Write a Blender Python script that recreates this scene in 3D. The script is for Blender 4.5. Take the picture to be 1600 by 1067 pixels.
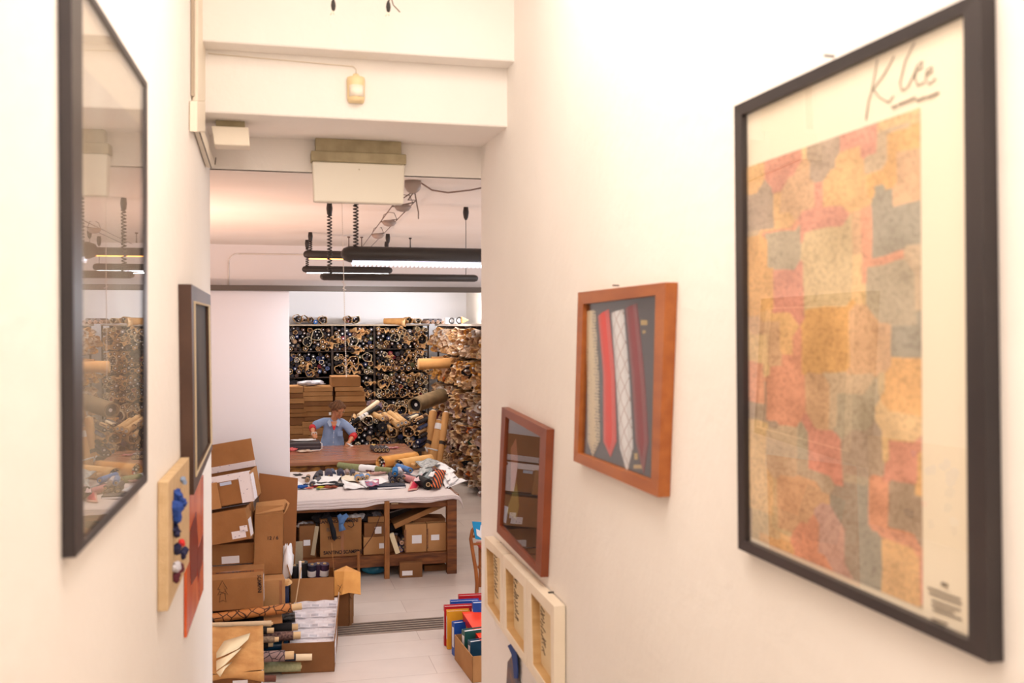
import bpy, bmesh, math, random
from mathutils import Vector, Matrix, Euler
for o in list(bpy.data.objects): bpy.data.objects.remove(o)
SC = bpy.context.scene
COL = SC.collection
# ---------------------------------------------------------------- camera
F, CX, CY, H = 1556.0, 800.0, 533.5, 2.7
PSI = math.atan(390 / F); TH = math.atan(27.5 / F)
FW = Vector((math.sin(PSI) * math.cos(TH), math.cos(PSI) * math.cos(TH), -math.sin(TH)))
RT = Vector((math.cos(PSI), -math.sin(PSI), 0)); UP = RT.cross(FW)
CAM = Vector((0, 0, H))
cd = bpy.data.cameras.new('camera'); cam = bpy.data.objects.new('camera', cd); COL.objects.link(cam)
cd.sensor_width = 36.0; cd.lens = 36.0 * F / 1600.0
cam.location = CAM; cam.rotation_euler = (math.pi / 2 - TH, 0, -PSI)
cd.dof.use_dof = True; cd.dof.focus_distance = 12.5; cd.dof.aperture_fstop = 4.0
cd.clip_start = 0.05
SC.camera = cam
SC.cycles.use_denoising = True
SC.cycles.max_bounces = 10; SC.cycles.diffuse_bounces = 6; SC.cycles.transparent_max_bounces = 12
SC.cycles.sample_clamp_indirect = 6.0
SC.view_settings.view_transform = 'Standard'; SC.view_settings.look = 'None'
SC.view_settings.gamma = 1.0; SC.view_settings.use_curve_mapping = False
SC.view_settings.exposure = 0.0
# ---------------------------------------------------------------- world and lights
w = bpy.data.worlds.new('world'); SC.world = w; w.use_nodes = True
w.node_tree.nodes['Background'].inputs[0].default_value = (0.75, 0.85, 1.0, 1)
w.node_tree.nodes['Background'].inputs[1].default_value = 2.0
def area(name, loc, aim, sx, sy, power, color):
    d = bpy.data.lights.new(name, 'AREA'); d.shape = 'RECTANGLE'; d.size = sx; d.size_y = sy
    d.energy = power; d.color = color
    o = bpy.data.objects.new(name, d); COL.objects.link(o); o.location = loc
    o.rotation_euler = (Vector(aim) - Vector(loc)).to_track_quat('-Z', 'Y').to_euler(); return o
WARM = (1.0, 0.875, 0.78); DAY = (0.90, 0.93, 1.0); NEU = (1.0, 0.91, 0.83)
area('hall_light_high', (0.36, 1.9, 4.2), (0.46, 2.2, 0), 0.7, 2.6, 44, WARM)
area('hall_light_back', (0.35, -0.9, 4.0), (0.5, 3.0, 2.4), 0.8, 0.8, 25, WARM)
area('back_window_light', (4.22, 16.35, 3.02), (1.0, 16.3, 1.6), 4.8, 0.5, 230, DAY)
area('front_window_light', (4.22, 6.9, 2.25), (-1.0, 6.9, 1.5), 2.7, 1.6, 40, DAY)
area('rear_fill_light', (1.6, 12.0, 3.36), (1.6, 12.0, 0), 2.6, 2.0, 56, NEU)  # added area light for the rear room, no lamp stands here
area('rear_fill_light_far', (1.4, 16.3, 3.38), (1.4, 18.7, 0.6), 3.2, 1.2, 120, NEU)  # added fill without a lamp, tilted to brighten the far wall
area('tube_light_big', (1.35, 5.2, 3.03), (1.35, 5.2, 0), 1.4, 0.06, 30, (0.95, 0.95, 1.0))
area('tube_light_small', (0.85, 8.3, 3.1), (0.85, 8.3, 0), 0.72, 0.04, 16, (0.95, 0.95, 1.0))
area('side_lamp_light', (2.7, 6.8, 3.3), (2.7, 6.8, 0), 1.2, 1.2, 15, NEU)  # extra unseen fill for the front room, no lamp behind it
area('added_uplight', (-1.3, 6.0, 1.9), (-0.7, 6.6, 3.4), 0.3, 0.3, 36, (1.0, 0.60, 0.44)).data.spread = math.radians(130)  # added warm fill in open space, tints the front ceiling
# ---------------------------------------------------------------- helpers
random.seed(7)
R = random.uniform
def ray(px, py): return FW + RT * ((px - CX) / F) - UP * ((py - CY) / F)
def aY(px, py, Y):
    d = ray(px, py); return CAM + d * (Y / d.y)
def aZ(px, py, z):
    d = ray(px, py); return CAM + d * ((z - H) / d.z)
def aX(px, py, X):
    d = ray(px, py); return CAM + d * (X / d.x)
def aPl(px, py, p, n):
    d = ray(px, py); return CAM + d * ((p - CAM).dot(n) / d.dot(n))
def s2l(c): return tuple(((x / 255) / 12.92 if x / 255 <= 0.04045 else ((x / 255 + 0.055) / 1.055) ** 2.4) for x in c)
MATS = {}
def mat(name, rgb, rough=0.7, metal=0.0, noise=None, nscale=8.0, bump=0.0, bscale=40.0, emit=None, spec=0.4, sheen=0, stretch=None):
    """rgb in sRGB 0-255; noise = second colour mixed in by a noise texture"""
    if name in MATS: return MATS[name]
    m = bpy.data.materials.new(name); m.use_nodes = True; nt = m.node_tree; b = nt.nodes['Principled BSDF']
    b.inputs['Base Color'].default_value = (*s2l(rgb), 1); b.inputs['Roughness'].default_value = rough
    b.inputs['Metallic'].default_value = metal; b.inputs['Specular IOR Level'].default_value = spec
    tc = nt.nodes.new('ShaderNodeTexCoord'); co = tc.outputs['Object']
    if stretch:
        mp = nt.nodes.new('ShaderNodeMapping'); mp.inputs['Scale'].default_value = stretch
        nt.links.new(co, mp.inputs[0]); co = mp.outputs[0]
    if noise:
        n = nt.nodes.new('ShaderNodeTexNoise'); n.inputs['Scale'].default_value = nscale; n.inputs['Detail'].default_value = 5
        nt.links.new(co, n.inputs['Vector'])
        rp = nt.nodes.new('ShaderNodeValToRGB'); rp.color_ramp.elements[0].position = 0.35; rp.color_ramp.elements[1].position = 0.65
        rp.color_ramp.elements[0].color = (*s2l(rgb), 1); rp.color_ramp.elements[1].color = (*s2l(noise), 1)
        nt.links.new(n.outputs['Fac'], rp.inputs[0]); nt.links.new(rp.outputs[0], b.inputs['Base Color'])
    if bump:
        n2 = nt.nodes.new('ShaderNodeTexNoise'); n2.inputs['Scale'].default_value = bscale; n2.inputs['Detail'].default_value = 4
        nt.links.new(co, n2.inputs['Vector'])
        bp = nt.nodes.new('ShaderNodeBump'); bp.inputs['Strength'].default_value = bump; bp.inputs['Distance'].default_value = 0.02
        nt.links.new(n2.outputs['Fac'], bp.inputs['Height']); nt.links.new(bp.outputs[0], b.inputs['Normal'])
    if emit:
        b.inputs['Emission Color'].default_value = (*emit[0], 1); b.inputs['Emission Strength'].default_value = emit[1]
    MATS[name] = m; return m
def glass_mat(name, rough=0.0, tint=(1, 1, 1), boost=1.0):
    if name in MATS: return MATS[name]
    m = bpy.data.materials.new(name); m.use_nodes = True; nt = m.node_tree; nt.nodes.clear()
    out = nt.nodes.new('ShaderNodeOutputMaterial'); mx = nt.nodes.new('ShaderNodeMixShader')
    tr = nt.nodes.new('ShaderNodeBsdfTransparent'); gl = nt.nodes.new('ShaderNodeBsdfGlossy'); fr = nt.nodes.new('ShaderNodeFresnel')
    ge = nt.nodes.new('ShaderNodeNewGeometry'); mr = nt.nodes.new('ShaderNodeMapRange'); mr.inputs[3].default_value = 1.5; mr.inputs[4].default_value = 1 / 1.5
    nt.links.new(ge.outputs['Backfacing'], mr.inputs[0]); nt.links.new(mr.outputs[0], fr.inputs[0]); gl.inputs['Roughness'].default_value = rough; tr.inputs[0].default_value = (*tint, 1)
    nt.links.new(fr.outputs[0], mx.inputs[0]); nt.links.new(tr.outputs[0], mx.inputs[1]); nt.links.new(gl.outputs[0], mx.inputs[2])
    nt.links.new(mx.outputs[0], out.inputs[0]); MATS[name] = m; return m

class MB:
    def __init__(s): s.v = []; s.f = []; s.m = []; s.sm = []
    def add(s, vs, fs, mi=0, smooth=False):
        b = len(s.v); s.v += [Vector(v) for v in vs]
        for f in fs: s.f.append([b + i for i in f]); s.m.append(mi); s.sm.append(smooth)
        return s
    def box(s, c, d, mi=0, M=None):
        c = Vector(c); x, y, z = d[0] / 2, d[1] / 2, d[2] / 2
        vs = [Vector((a * x, b * y, e * z)) for a in (-1, 1) for b in (-1, 1) for e in (-1, 1)]
        vs = [(M @ v if M else v) + c for v in vs]
        return s.add(vs, [(0, 1, 3, 2), (4, 6, 7, 5), (0, 4, 5, 1), (2, 3, 7, 6), (0, 2, 6, 4), (1, 5, 7, 3)], mi)
    def b2(s, a, b, mi=0):
        return s.box([(a[i] + b[i]) / 2 for i in range(3)], [abs(b[i] - a[i]) for i in range(3)], mi)
    def cyl(s, p0, p1, r0, r1=None, n=12, mi=0, caps=(1, 1), smooth=True, cm=None, hole=0, wob=None):
        p0 = Vector(p0); p1 = Vector(p1); r1 = r0 if r1 is None else r1
        d = (p1 - p0).normalized(); u = d.orthogonal().normalized(); v = d.cross(u)
        W = wob or (lambda i, e: 1.0)
        ring = lambda p, r, e: [p + (u * math.cos(2 * math.pi * i / n) + v * math.sin(2 * math.pi * i / n)) * r * W(i, e) for i in range(n)]
        a = ring(p0, r0, 0); b = ring(p1, r1, 1)
        s.add(a + b, [(i, (i + 1) % n, n + (i + 1) % n, n + i) for i in range(n)], mi, smooth)
        cm = mi if cm is None else cm
        if hole:
            for k, (p, r, e) in enumerate(((p0, r0, 0), (p1, r1, 1))):
                if caps[k]:
                    o = ring(p, r, e); h = ring(p, hole, e); s.add(o + h, [((i + 1) % n, i, n + i, n + (i + 1) % n) for i in range(n)], cm)
            h0 = ring(p0, hole, 0); h1 = ring(p1, hole, 1); s.add(h0 + h1, [(i, n + i, n + (i + 1) % n, (i + 1) % n) for i in range(n)], cm, True)
        else:
            if caps[0]: s.add(ring(p0, r0, 0), [tuple(range(n))[::-1]], cm)
            if caps[1]: s.add(ring(p1, r1, 1), [tuple(range(n))], cm)
        return s
    def tube(s, pts, r, n=6, mi=0, closed=False):
        pts = [Vector(p) for p in pts]; N = len(pts); rings = []
        up = None
        for i, p in enumerate(pts):
            d = ((pts[min(i + 1, N - 1)] - pts[max(i - 1, 0)]) or Vector((0, 0, 1))).normalized()
            u = d.orthogonal().normalized() if up is None else (up - d * up.dot(d)).normalized()
            up = u; v = d.cross(u); rr = r[i] if isinstance(r, (list, tuple)) else r
            rings += [p + (u * math.cos(2 * math.pi * k / n) + v * math.sin(2 * math.pi * k / n)) * rr for k in range(n)]
        fs = [(i * n + k, i * n + (k + 1) % n, (i + 1) * n + (k + 1) % n, (i + 1) * n + k) for i in range(N - 1) for k in range(n)]
        fs += [tuple(range(n))[::-1], tuple(range((N - 1) * n, N * n))]
        return s.add(rings, fs, mi, True)
    def lathe(s, prof, c=(0, 0, 0), n=20, mi=0):
        vs = []; c = Vector(c)
        for r, z in prof: vs += [c + Vector((r * math.cos(2 * math.pi * i / n), r * math.sin(2 * math.pi * i / n), z)) for i in range(n)]
        fs = [(j * n + i, j * n + (i + 1) % n, (j + 1) * n + (i + 1) % n, (j + 1) * n + i) for j in range(len(prof) - 1) for i in range(n)]
        return s.add(vs, fs, mi, True)
    def grid(s, fn, nu, nv, mi=0, smooth=True):
        vs = [fn(i / nu, j / nv) for j in range(nv + 1) for i in range(nu + 1)]
        fs = [(j * (nu + 1) + i, j * (nu + 1) + i + 1, (j + 1) * (nu + 1) + i + 1, (j + 1) * (nu + 1) + i) for j in range(nv) for i in range(nu)]
        return s.add(vs, fs, mi, smooth)
    def prism(s, quad, n, t, mi=0):
        q = [Vector(p) for p in quad]; n = Vector(n).normalized() * t; k = len(q)
        vs = q + [p + n for p in q]
        return s.add(vs, [tuple(range(k))[::-1], tuple(range(k, 2 * k))] + [(i, (i + 1) % k, k + (i + 1) % k, k + i) for i in range(k)], mi)
    def mesh(s, name, mats):
        me = bpy.data.meshes.new(name); me.from_pydata([tuple(v) for v in s.v], [], s.f)
        for m in (mats if isinstance(mats, (list, tuple)) else [mats]): me.materials.append(m)
        me.polygons.foreach_set('material_index', s.m); me.polygons.foreach_set('use_smooth', s.sm); me.update()
        bm = bmesh.new(); bm.from_mesh(me); bmesh.ops.recalc_face_normals(bm, faces=bm.faces); bm.to_mesh(me); bm.free()
        return me
    def obj(s, name, mats, parent=None, bevel=0, solid=0, loc=None, rot=None, sub=0):
        o = bpy.data.objects.new(name, s.mesh(name, mats)); COL.objects.link(o)
        if parent: o.parent = parent
        if loc is not None: o.location = loc
        if rot is not None: o.rotation_euler = rot
        if solid: k = o.modifiers.new('solid', 'SOLIDIFY'); k.thickness = solid; k.offset = 0
        if bevel: k = o.modifiers.new('bevel', 'BEVEL'); k.width = bevel; k.segments = 2; k.limit_method = 'ANGLE'
        if sub: k = o.modifiers.new('sub', 'SUBSURF'); k.levels = sub; k.render_levels = sub
        return o
def tag(o, label=None, cat=None, group=None, kind=None):
    if label: o['label'] = label
    if cat: o['category'] = cat
    if group: o['group'] = group
    if kind: o['kind'] = kind
    return o
def thing(name, label, cat, loc=(0, 0, 0), rot=(0, 0, 0), group=None):
    o = bpy.data.objects.new(name, None); COL.objects.link(o); o.empty_display_size = 0.05
    o.location = loc; o.rotation_euler = rot; return tag(o, label, cat, group)
def struct(name, mb, mats, bevel=0): return tag(mb.obj(name, mats, bevel=bevel), kind='structure')
def copy_tree(o, parent=None):
    c = o.copy(); COL.objects.link(c)
    if parent: c.parent = parent
    for ch in o.children: copy_tree(ch, c)
    return c
def text_mesh(body, size, m, parent, loc, rot, name='lettering', ext=0.0004, sx=1.0):
    cu = bpy.data.curves.new('t', 'FONT'); cu.body = body; cu.size = size; cu.extrude = ext; cu.offset = size * .022; cu.align_x = 'CENTER'; cu.align_y = 'CENTER'
    tmp = bpy.data.objects.new('t', cu); COL.objects.link(tmp); bpy.context.view_layer.update()
    me = bpy.data.meshes.new_from_object(tmp.evaluated_get(bpy.context.evaluated_depsgraph_get()))
    bpy.data.objects.remove(tmp); me.materials.clear(); me.materials.append(m)
    o = bpy.data.objects.new(name, me); COL.objects.link(o); o.parent = parent; o.location = loc; o.rotation_euler = rot; o.scale = (sx, 1, 1)
    return o

# ---------------------------------------------------------------- materials
plaster = mat('plaster_white', (241, 237, 232), 0.85, noise=(236, 231, 225), nscale=1.3, bump=0.12, bscale=22, spec=0.2)
ceil_m = mat('ceiling_paint', (236, 229, 222), 0.9, noise=(228, 218, 208), nscale=0.9, bump=0.08, bscale=15, spec=0.2)
panel_m = mat('panel_paint', (218, 217, 222), 0.6, spec=0.3)
card = mat('cardboard', (160, 114, 72), 0.85, noise=(148, 104, 64), nscale=5, bump=0.05, bscale=60, spec=0.15)
card2 = mat('cardboard_tan', (182, 136, 90), 0.85, noise=(170, 124, 80), nscale=4, bump=0.05, bscale=60, spec=0.15)
card3 = mat('cardboard_brown', (138, 96, 62), 0.85, noise=(126, 86, 54), nscale=4, bump=0.05, bscale=60, spec=0.15)
tape_b = mat('brown_tape', (150, 98, 62), 0.25, spec=0.6)
kraft = mat('kraft_paper', (206, 158, 100), 0.8, noise=(186, 136, 82), nscale=9, bump=0.5, bscale=14, spec=0.2)
kraft_l = mat('kraft_paper_light', (222, 184, 134), 0.8, noise=(204, 160, 106), nscale=9, bump=0.5, bscale=14, spec=0.2)
mustard = mat('mustard_paper', (222, 160, 84), 0.7, noise=(206, 142, 70), nscale=6, bump=0.3, bscale=10)
white_p = mat('white_paper', (236, 234, 236), 0.7, spec=0.3)
white_l = mat('label_paper', (232, 230, 232), 0.6, spec=0.3)
cream = mat('cream_tissue', (232, 216, 178), 0.8)
ink = mat('black_ink', (40, 28, 30), 0.8)
black_m = mat('black_metal', (42, 36, 34), 0.5, spec=0.5)
tube_lit = mat('lit_tube', (255, 255, 255), 0.5, emit=((0.93, 0.95, 1.0), 9.0))
wood_d = mat('dark_table_wood', (134, 80, 38), 0.5, noise=(84, 46, 22), nscale=4, bump=0.1, bscale=20, stretch=(1, 6, 6))
wood_o = mat('orange_frame_wood', (172, 100, 46), 0.35, noise=(154, 84, 36), nscale=4, stretch=(6, 1, 6), spec=0.5)
black_f = mat('black_frame_paint', (38, 33, 36), 0.4, noise=(52, 44, 44), nscale=3, spec=0.5)

# ---------------------------------------------------------------- room shell
def dir_of(px): 
    a = math.atan((px - CX) / F) + PSI; return Vector((math.sin(a), math.cos(a), 0))
YE = 4.6
RE = aY(752, 500, YE); RE.z = 0; LE = aY(329, 500, YE); LE.z = 0
DR = dir_of(400); DL = dir_of(450)
NR = Vector((-DR.y, DR.x, 0)); NL = Vector((DL.y, -DL.x, 0))          # normals into the corridor
def wall_slab(p, d, n, y0, z0, z1, th):
    a = p - d * ((p.y - y0) / d.y); q = [a, p, p - n * th, a - n * th]
    return MB().prism([Vector((v.x, v.y, z0)) for v in q], (0, 0, 1), z1 - z0)
struct('wall_right', wall_slab(RE, DR, NR, -1.6, 0, 4.4, 0.22), plaster)
struct('wall_left', wall_slab(LE, DL, NL, -1.6, 0, 4.4, 0.22), plaster)
struct('wall_back', MB().b2((-0.7, -1.7, 0), (1.5, -1.6, 4.4)), plaster)
# floors: upper landing, steps, lower floor
fl = mat('floor_boards', (226, 214, 206), 0.35, spec=0.45)
nt = fl.node_tree; b = nt.nodes['Principled BSDF']; tc = nt.nodes.new('ShaderNodeTexCoord')
br = nt.nodes.new('ShaderNodeTexBrick'); br.inputs['Color1'].default_value = (*s2l((228, 216, 208)), 1); br.inputs['Color2'].default_value = (*s2l((218, 203, 194)), 1)
br.inputs['Mortar'].default_value = (*s2l((176, 156, 144)), 1); br.inputs['Scale'].default_value = 1.0; br.inputs['Mortar Size'].default_value = 0.002
br.inputs['Brick Width'].default_value = 2.6; br.inputs['Row Height'].default_value = 0.42
nt.links.new(tc.outputs['Object'], br.inputs['Vector'])
ns = nt.nodes.new('ShaderNodeTexNoise'); ns.inputs['Scale'].default_value = 3; ns.inputs['Detail'].default_value = 6
mxn = nt.nodes.new('ShaderNodeMix'); mxn.data_type = 'RGBA'; mxn.blend_type = 'MULTIPLY'; mxn.inputs[0].default_value = 0.25
nt.links.new(tc.outputs['Object'], ns.inputs['Vector']); nt.links.new(br.outputs['Color'], mxn.inputs[6]); nt.links.new(ns.outputs['Fac'], mxn.inputs[7]); nt.links.new(mxn.outputs[2], b.inputs['Base Color'])
struct('floor', MB().b2((-2.1, 3.6, -0.12), (4.3, 20.3, 0)), fl)
st = MB().b2((-0.6, -1.6, 0.0), (1.3, 1.0, 1.1))
for i in range(6): st.b2((-0.6, 1.0 + i * 0.3, 0), (1.3, 1.3 + i * 0.3, 1.1 - (i + 1) * 0.157))
st.b2((-0.6, 2.8, -0.1), (1.3, 3.6, 0))
struct('trim_stairs', st, mat('stone_steps', (200, 188, 176), 0.6, noise=(186, 172, 158), nscale=12))
struct('ceiling_hall', MB().b2((-0.9, -1.7, 4.4), (1.5, 4.2, 4.5)), plaster)
# stepped lintel at the end of the corridor
LZ = 3.53; SB = 3.775
lt = MB().b2((LE.x - 0.1, 4.1, LZ), (RE.x + 0.1, YE, SB + 0.6)); lt.b2((LE.x - 0.1, 3.98, SB), (RE.x + 0.15, 4.101, 4.4))
struct('wall_lintel', lt, plaster, bevel=0.008)
# front room
FC = 3.385
struct('ceiling_front', MB().b2((-2.1, YE, FC), (4.3, 8.95, FC + 0.1)), ceil_m)
fas = MB().b2((-2.1, YE - 0.02, FC), (LE.x - 0.2, YE + 0.02, 4.4)).b2((-2.1, YE - 0.001, FC), (4.3, YE + 0.03, LZ + 0.1))
struct('trim_fascia', fas, plaster)
struct('wall_front_left', MB().b2((-2.1, YE - 0.2, 0), (LE.x - 0.2, YE, 3.5)), plaster)
struct('wall_front_right', MB().b2((RE.x + 0.2, YE - 0.2, 0), (4.3, YE, 3.5)), plaster)
struct('wall_room_left', MB().b2((-2.2, YE - 0.2, 0), (-2.1, 20.3, 3.55)), plaster)
wr = MB().b2((4.1, YE - 0.2, 0), (4.3, 5.5, 3.5)).b2((4.1, 8.3, 0), (4.3, 13.8, 3.5)).b2((4.1, 5.5, 0), (4.3, 8.3, 1.4)).b2((4.1, 5.5, 3.1), (4.3, 8.3, 3.5))
wr.b2((4.1, 13.8, 0), (4.3, 18.9, 2.74)).b2((4.1, 13.8, 3.3), (4.3, 18.9, 3.5)).b2((4.1, 18.9, 0), (4.3, 20.3, 3.5))
struct('wall_room_right', wr, plaster)
struct('wall_far', MB().b2((-2.1, 20.25, 0), (4.3, 20.4, 3.55)), mat('far_wall_paint', (232, 232, 236), 0.85, spec=0.2))
struct('ceiling_rear', MB().b2((-2.1, 8.95, 3.42), (4.3, 20.3, 3.52)), ceil_m)
# header over the sliding panels with the recessed arch corner on the left
hd = MB().b2((-2.1, 8.93, 3.03), (4.3, 9.06, 3.45))
struct('wall_header', hd, mat('header_paint', (232, 228, 228), 0.8, spec=0.2), bevel=0.005)
cv = MB()
for i in range(8):
    a0 = math.pi / 2 * i / 8; a1 = math.pi / 2 * (i + 1) / 8; c0 = -0.28; r = 0.08; z0 = FC
    cv.tube([(c0 + r - r * math.cos(a0), 8.925, z0 - 0.16 + r * math.sin(a0)), (c0 + r - r * math.cos(a1), 8.925, z0 - 0.16 + r * math.sin(a1))], 0.006, 6)
cv.tube([(-0.28, 8.925, 3.03), (-0.28, 8.925, FC - 0.16)], 0.006).tube([(-0.2, 8.925, FC - 0.08), (3.5, 8.925, FC - 0.08)], 0.006)
struct('trim_1', cv, plaster)
struct('trim_2', MB().b2((-2.1, 8.80, 3.005), (4.1, 8.93, 3.03)).b2((-2.1, 8.79, 2.985), (4.1, 8.81, 3.03)).b2((-2.1, 8.90, 2.985), (4.1, 8.92, 3.03)), mat('rail_metal', (92, 84, 78), 0.5, metal=0.3))
gm = mat('track_dark', (70, 58, 52), 0.6); gl_ = mat('track_light', (168, 152, 140), 0.4, metal=0.4)
tk = MB().b2((0.23, 8.66, -0.02), (4.1, 9.0, 0.002), 0)
for i in range(6): tk.b2((0.23, 8.655 + i * 0.064, 0.0), (4.1, 8.675 + i * 0.064, 0.009), 1)
struct('trim_3', tk, [gm, gl_])
dr = thing('sliding_door', 'tall white sliding panel hanging from the ceiling rail behind the stacked cartons', 'door', (0.226, 8.86, 0.0))
MB().b2((-1.2, -0.02, 0.012), (0, 0.02, 2.985)).obj('door_panel', panel_m, dr, bevel=0.003)
MB().b2((-1.2, -0.012, 2.97), (0.0, 0.012, 3.0)).obj('runner', mat('aluminium', (150, 148, 146), 0.4, metal=0.8), dr)
# windows (frames and panes) in the right wall
gw = glass_mat('window_glass')
for i, (y0, y1, z0, z1) in enumerate(((5.5, 8.3, 1.4, 3.1), (13.8, 18.9, 2.74, 3.3))):
    f = MB()
    for zz in (z0 + 0.02, z1 - 0.02): f.b2((4.12, y0, zz - 0.02), (4.17, y1, zz + 0.02))
    for k in range(5): yy = y0 + 0.02 + (y1 - y0 - 0.04) * k / 4; f.b2((4.12, yy - 0.02, z0), (4.17, yy + 0.02, z1))
    struct('window_%d' % (i + 1), f, mat('window_frame_white', (235, 235, 235), 0.4))
    p = MB().b2((4.14, y0, z0), (4.146, y1, z1)).obj('window_pane', gw, bpy.data.objects['window_%d' % (i + 1)])

# ---------------------------------------------------------------- things on the corridor walls
def on_wall(px, py, side, t):
    p, n = (RE, NR) if side == 'r' else (LE, NL)
    return aPl(px, py, p + n * t, n)
def lerp(a, b, k): return a + (b - a) * k
def frame_bars(outer, inner, n, depth, lip=0.0):
    """bars between an outer and an inner quad, from the front plane back to the wall"""
    m = MB(); n = Vector(n)
    o = outer; i = [p + n * lip for p in inner]; ob = [p - n * depth for p in outer]; ib = [p - n * (depth - 0.002) for p in inner]
    for k in range(4):
        j = (k + 1) % 4
        m.add([o[k], o[j], i[j], i[k]], [(0, 1, 2, 3)]); m.add([o[k], o[j], ob[j], ob[k]], [(3, 2, 1, 0)])
        m.add([i[k], i[j], ib[j], ib[k]], [(0, 1, 2, 3)]); m.add([ob[k], ob[j], ib[j], ib[k]], [(3, 2, 1, 0)])
    return m
def quadpt(q, u, v): return lerp(lerp(q[0], q[1], u), lerp(q[3], q[2], u), v)   # TL TR BR BL; v down
def sheet(q, n, t0, t1):
    n = Vector(n); return MB().prism([p - n * t0 for p in q], -n, t1 - t0)
def wall_thing(name, label, cat, side, c): 
    return thing(name, label, cat, c)
def local(o, mb): 
    for i, v in enumerate(mb.v): mb.v[i] = v - Vector(o.location)
    return mb
def picture(name, label, cat, side, outer, inner, t, fmat, pmat, glass=True, back=None, tn=0.012, tf=None, lip=-0.002):
    n = NR if side == 'r' else NL
    O = [on_wall(x, y, side, t) for x, y in outer]; I = [on_wall(x, y, side, t) for x, y in inner]
    c = sum(O, Vector()) / 4 - n * t
    r = thing(name, label, cat, c)
    local(r, frame_bars(O, I, n, t - 0.001, lip)).obj('frame', fmat, r, bevel=0.003)
    mid = sum(I, Vector()) / 4; Ie = [mid + (p - mid) * 1.006 for p in I]
    local(r, sheet(Ie, n, tn + 0.004, tn + 0.008)).obj('backing', pmat, r)
    if glass: local(r, sheet(Ie, n, tn - 0.004, tn - 0.002)).obj('glass', glass_mat('picture_glass'), r)
    return r, O, I, n
# --- large poster on the right
r, O, I, n = picture('framed_poster', 'large black framed poster with a warm patchwork print and cream margin on the right wall', 'picture', 'r',
    [(1147, 166), (1532, -14), (1545, 1036), (1153, 857)], [(1157, 179), (1503, 20), (1511, 1001), (1162, 845)], 0.026, black_f, mat('poster_cream', (240, 230, 208), 0.7))
def patch_mat():
    m = bpy.data.materials.new('patchwork_print'); m.use_nodes = True; nt = m.node_tree; b = nt.nodes['Principled BSDF']; b.inputs['Roughness'].default_value = 0.7
    N = nt.nodes.new; L = nt.links.new
    tc = N('ShaderNodeTexCoord'); mp = N('ShaderNodeMapping'); L(tc.outputs['UV'], mp.inputs[0])
    nz = N('ShaderNodeTexNoise'); nz.inputs['Scale'].default_value = 5; L(mp.outputs[0], nz.inputs['Vector'])
    ad = N('ShaderNodeMix'); ad.data_type = 'RGBA'; ad.blend_type = 'LINEAR_LIGHT'; ad.inputs[0].default_value = 0.016
    L(mp.outputs[0], ad.inputs[6]); L(nz.outputs['Color'], ad.inputs[7])
    sc = N('ShaderNodeMapping'); sc.inputs['Scale'].default_value = (6.6, 8.4, 1); L(ad.outputs[2], sc.inputs[0])
    vo = N('ShaderNodeTexVoronoi'); vo.distance = 'CHEBYCHEV'; vo.inputs['Scale'].default_value = 1.0; vo.inputs['Randomness'].default_value = 0.72; L(sc.outputs[0], vo.inputs['Vector'])
    sp = N('ShaderNodeSeparateColor'); L(vo.outputs['Color'], sp.inputs[0])
    rp = N('ShaderNodeValToRGB'); rp.color_ramp.interpolation = 'CONSTANT'; e = rp.color_ramp.elements
    cols = [(238, 196, 140), (218, 196, 164), (234, 172, 140), (196, 184, 158), (240, 208, 156), (172, 166, 148), (230, 166, 144), (222, 200, 156), (190, 170, 148), (238, 190, 126), (214, 180, 164), (226, 188, 148)]
    e[0].position = 0; e[0].color = (*s2l(cols[0]), 1); e[1].position = 1 / len(cols); e[1].color = (*s2l(cols[1]), 1)
    for i, c in enumerate(cols[2:]): x = e.new((i + 2) / len(cols)); x.color = (*s2l(c), 1)
    L(sp.outputs[0], rp.inputs[0])
    n2 = N('ShaderNodeTexNoise'); n2.inputs['Scale'].default_value = 7; n2.inputs['Detail'].default_value = 8; L(mp.outputs[0], n2.inputs['Vector'])
    r2 = N('ShaderNodeValToRGB'); r2.color_ramp.elements[0].position = 0.36; r2.color_ramp.elements[0].color = (0.42, 0.4, 0.34, 1); r2.color_ramp.elements[1].position = 0.6; r2.color_ramp.elements[1].color = (1, 1, 1, 1)
    L(n2.outputs['Fac'], r2.inputs[0])
    m1 = N('ShaderNodeMix'); m1.data_type = 'RGBA'; m1.blend_type = 'MULTIPLY'; m1.inputs[0].default_value = 0.45; L(rp.outputs[0], m1.inputs[6]); L(r2.outputs[0], m1.inputs[7])
    # small pen marks
    wv = N('ShaderNodeTexWave'); wv.bands_direction = 'Y'; wv.inputs['Scale'].default_value = 9; wv.inputs['Distortion'].default_value = 14; wv.inputs['Detail'].default_value = 4; wv.inputs['Detail Scale'].default_value = 5; L(mp.outputs[0], wv.inputs['Vector'])
    r3 = N('ShaderNodeValToRGB'); r3.color_ramp.elements[0].position = 0.0; r3.color_ramp.elements[0].color = (0.3, 0.24, 0.2, 1); r3.color_ramp.elements[1].position = 0.22; r3.color_ramp.elements[1].color = (1, 1, 1, 1)
    L(wv.outputs['Fac'], r3.inputs[0])
    m2 = N('ShaderNodeMix'); m2.data_type = 'RGBA'; m2.blend_type = 'MULTIPLY'; m2.inputs[0].default_value = 0.5; L(m1.outputs[2], m2.inputs[6]); L(r3.outputs[0], m2.inputs[7])
    L(m2.outputs[2], b.inputs['Base Color']); return m
def uvquad(o, q_uv):
    me = o.data; uv = me.uv_layers.new(name='UVMap')
    for li, lp in enumerate(me.loops): uv.data[li].uv = q_uv[lp.vertex_index % 4]
t = 0.026
PQ = [on_wall(x, y, 'r', t - 0.0148) for x, y in ((1163, 263), (1437, 168), (1441, 951), (1168, 837))]
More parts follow.
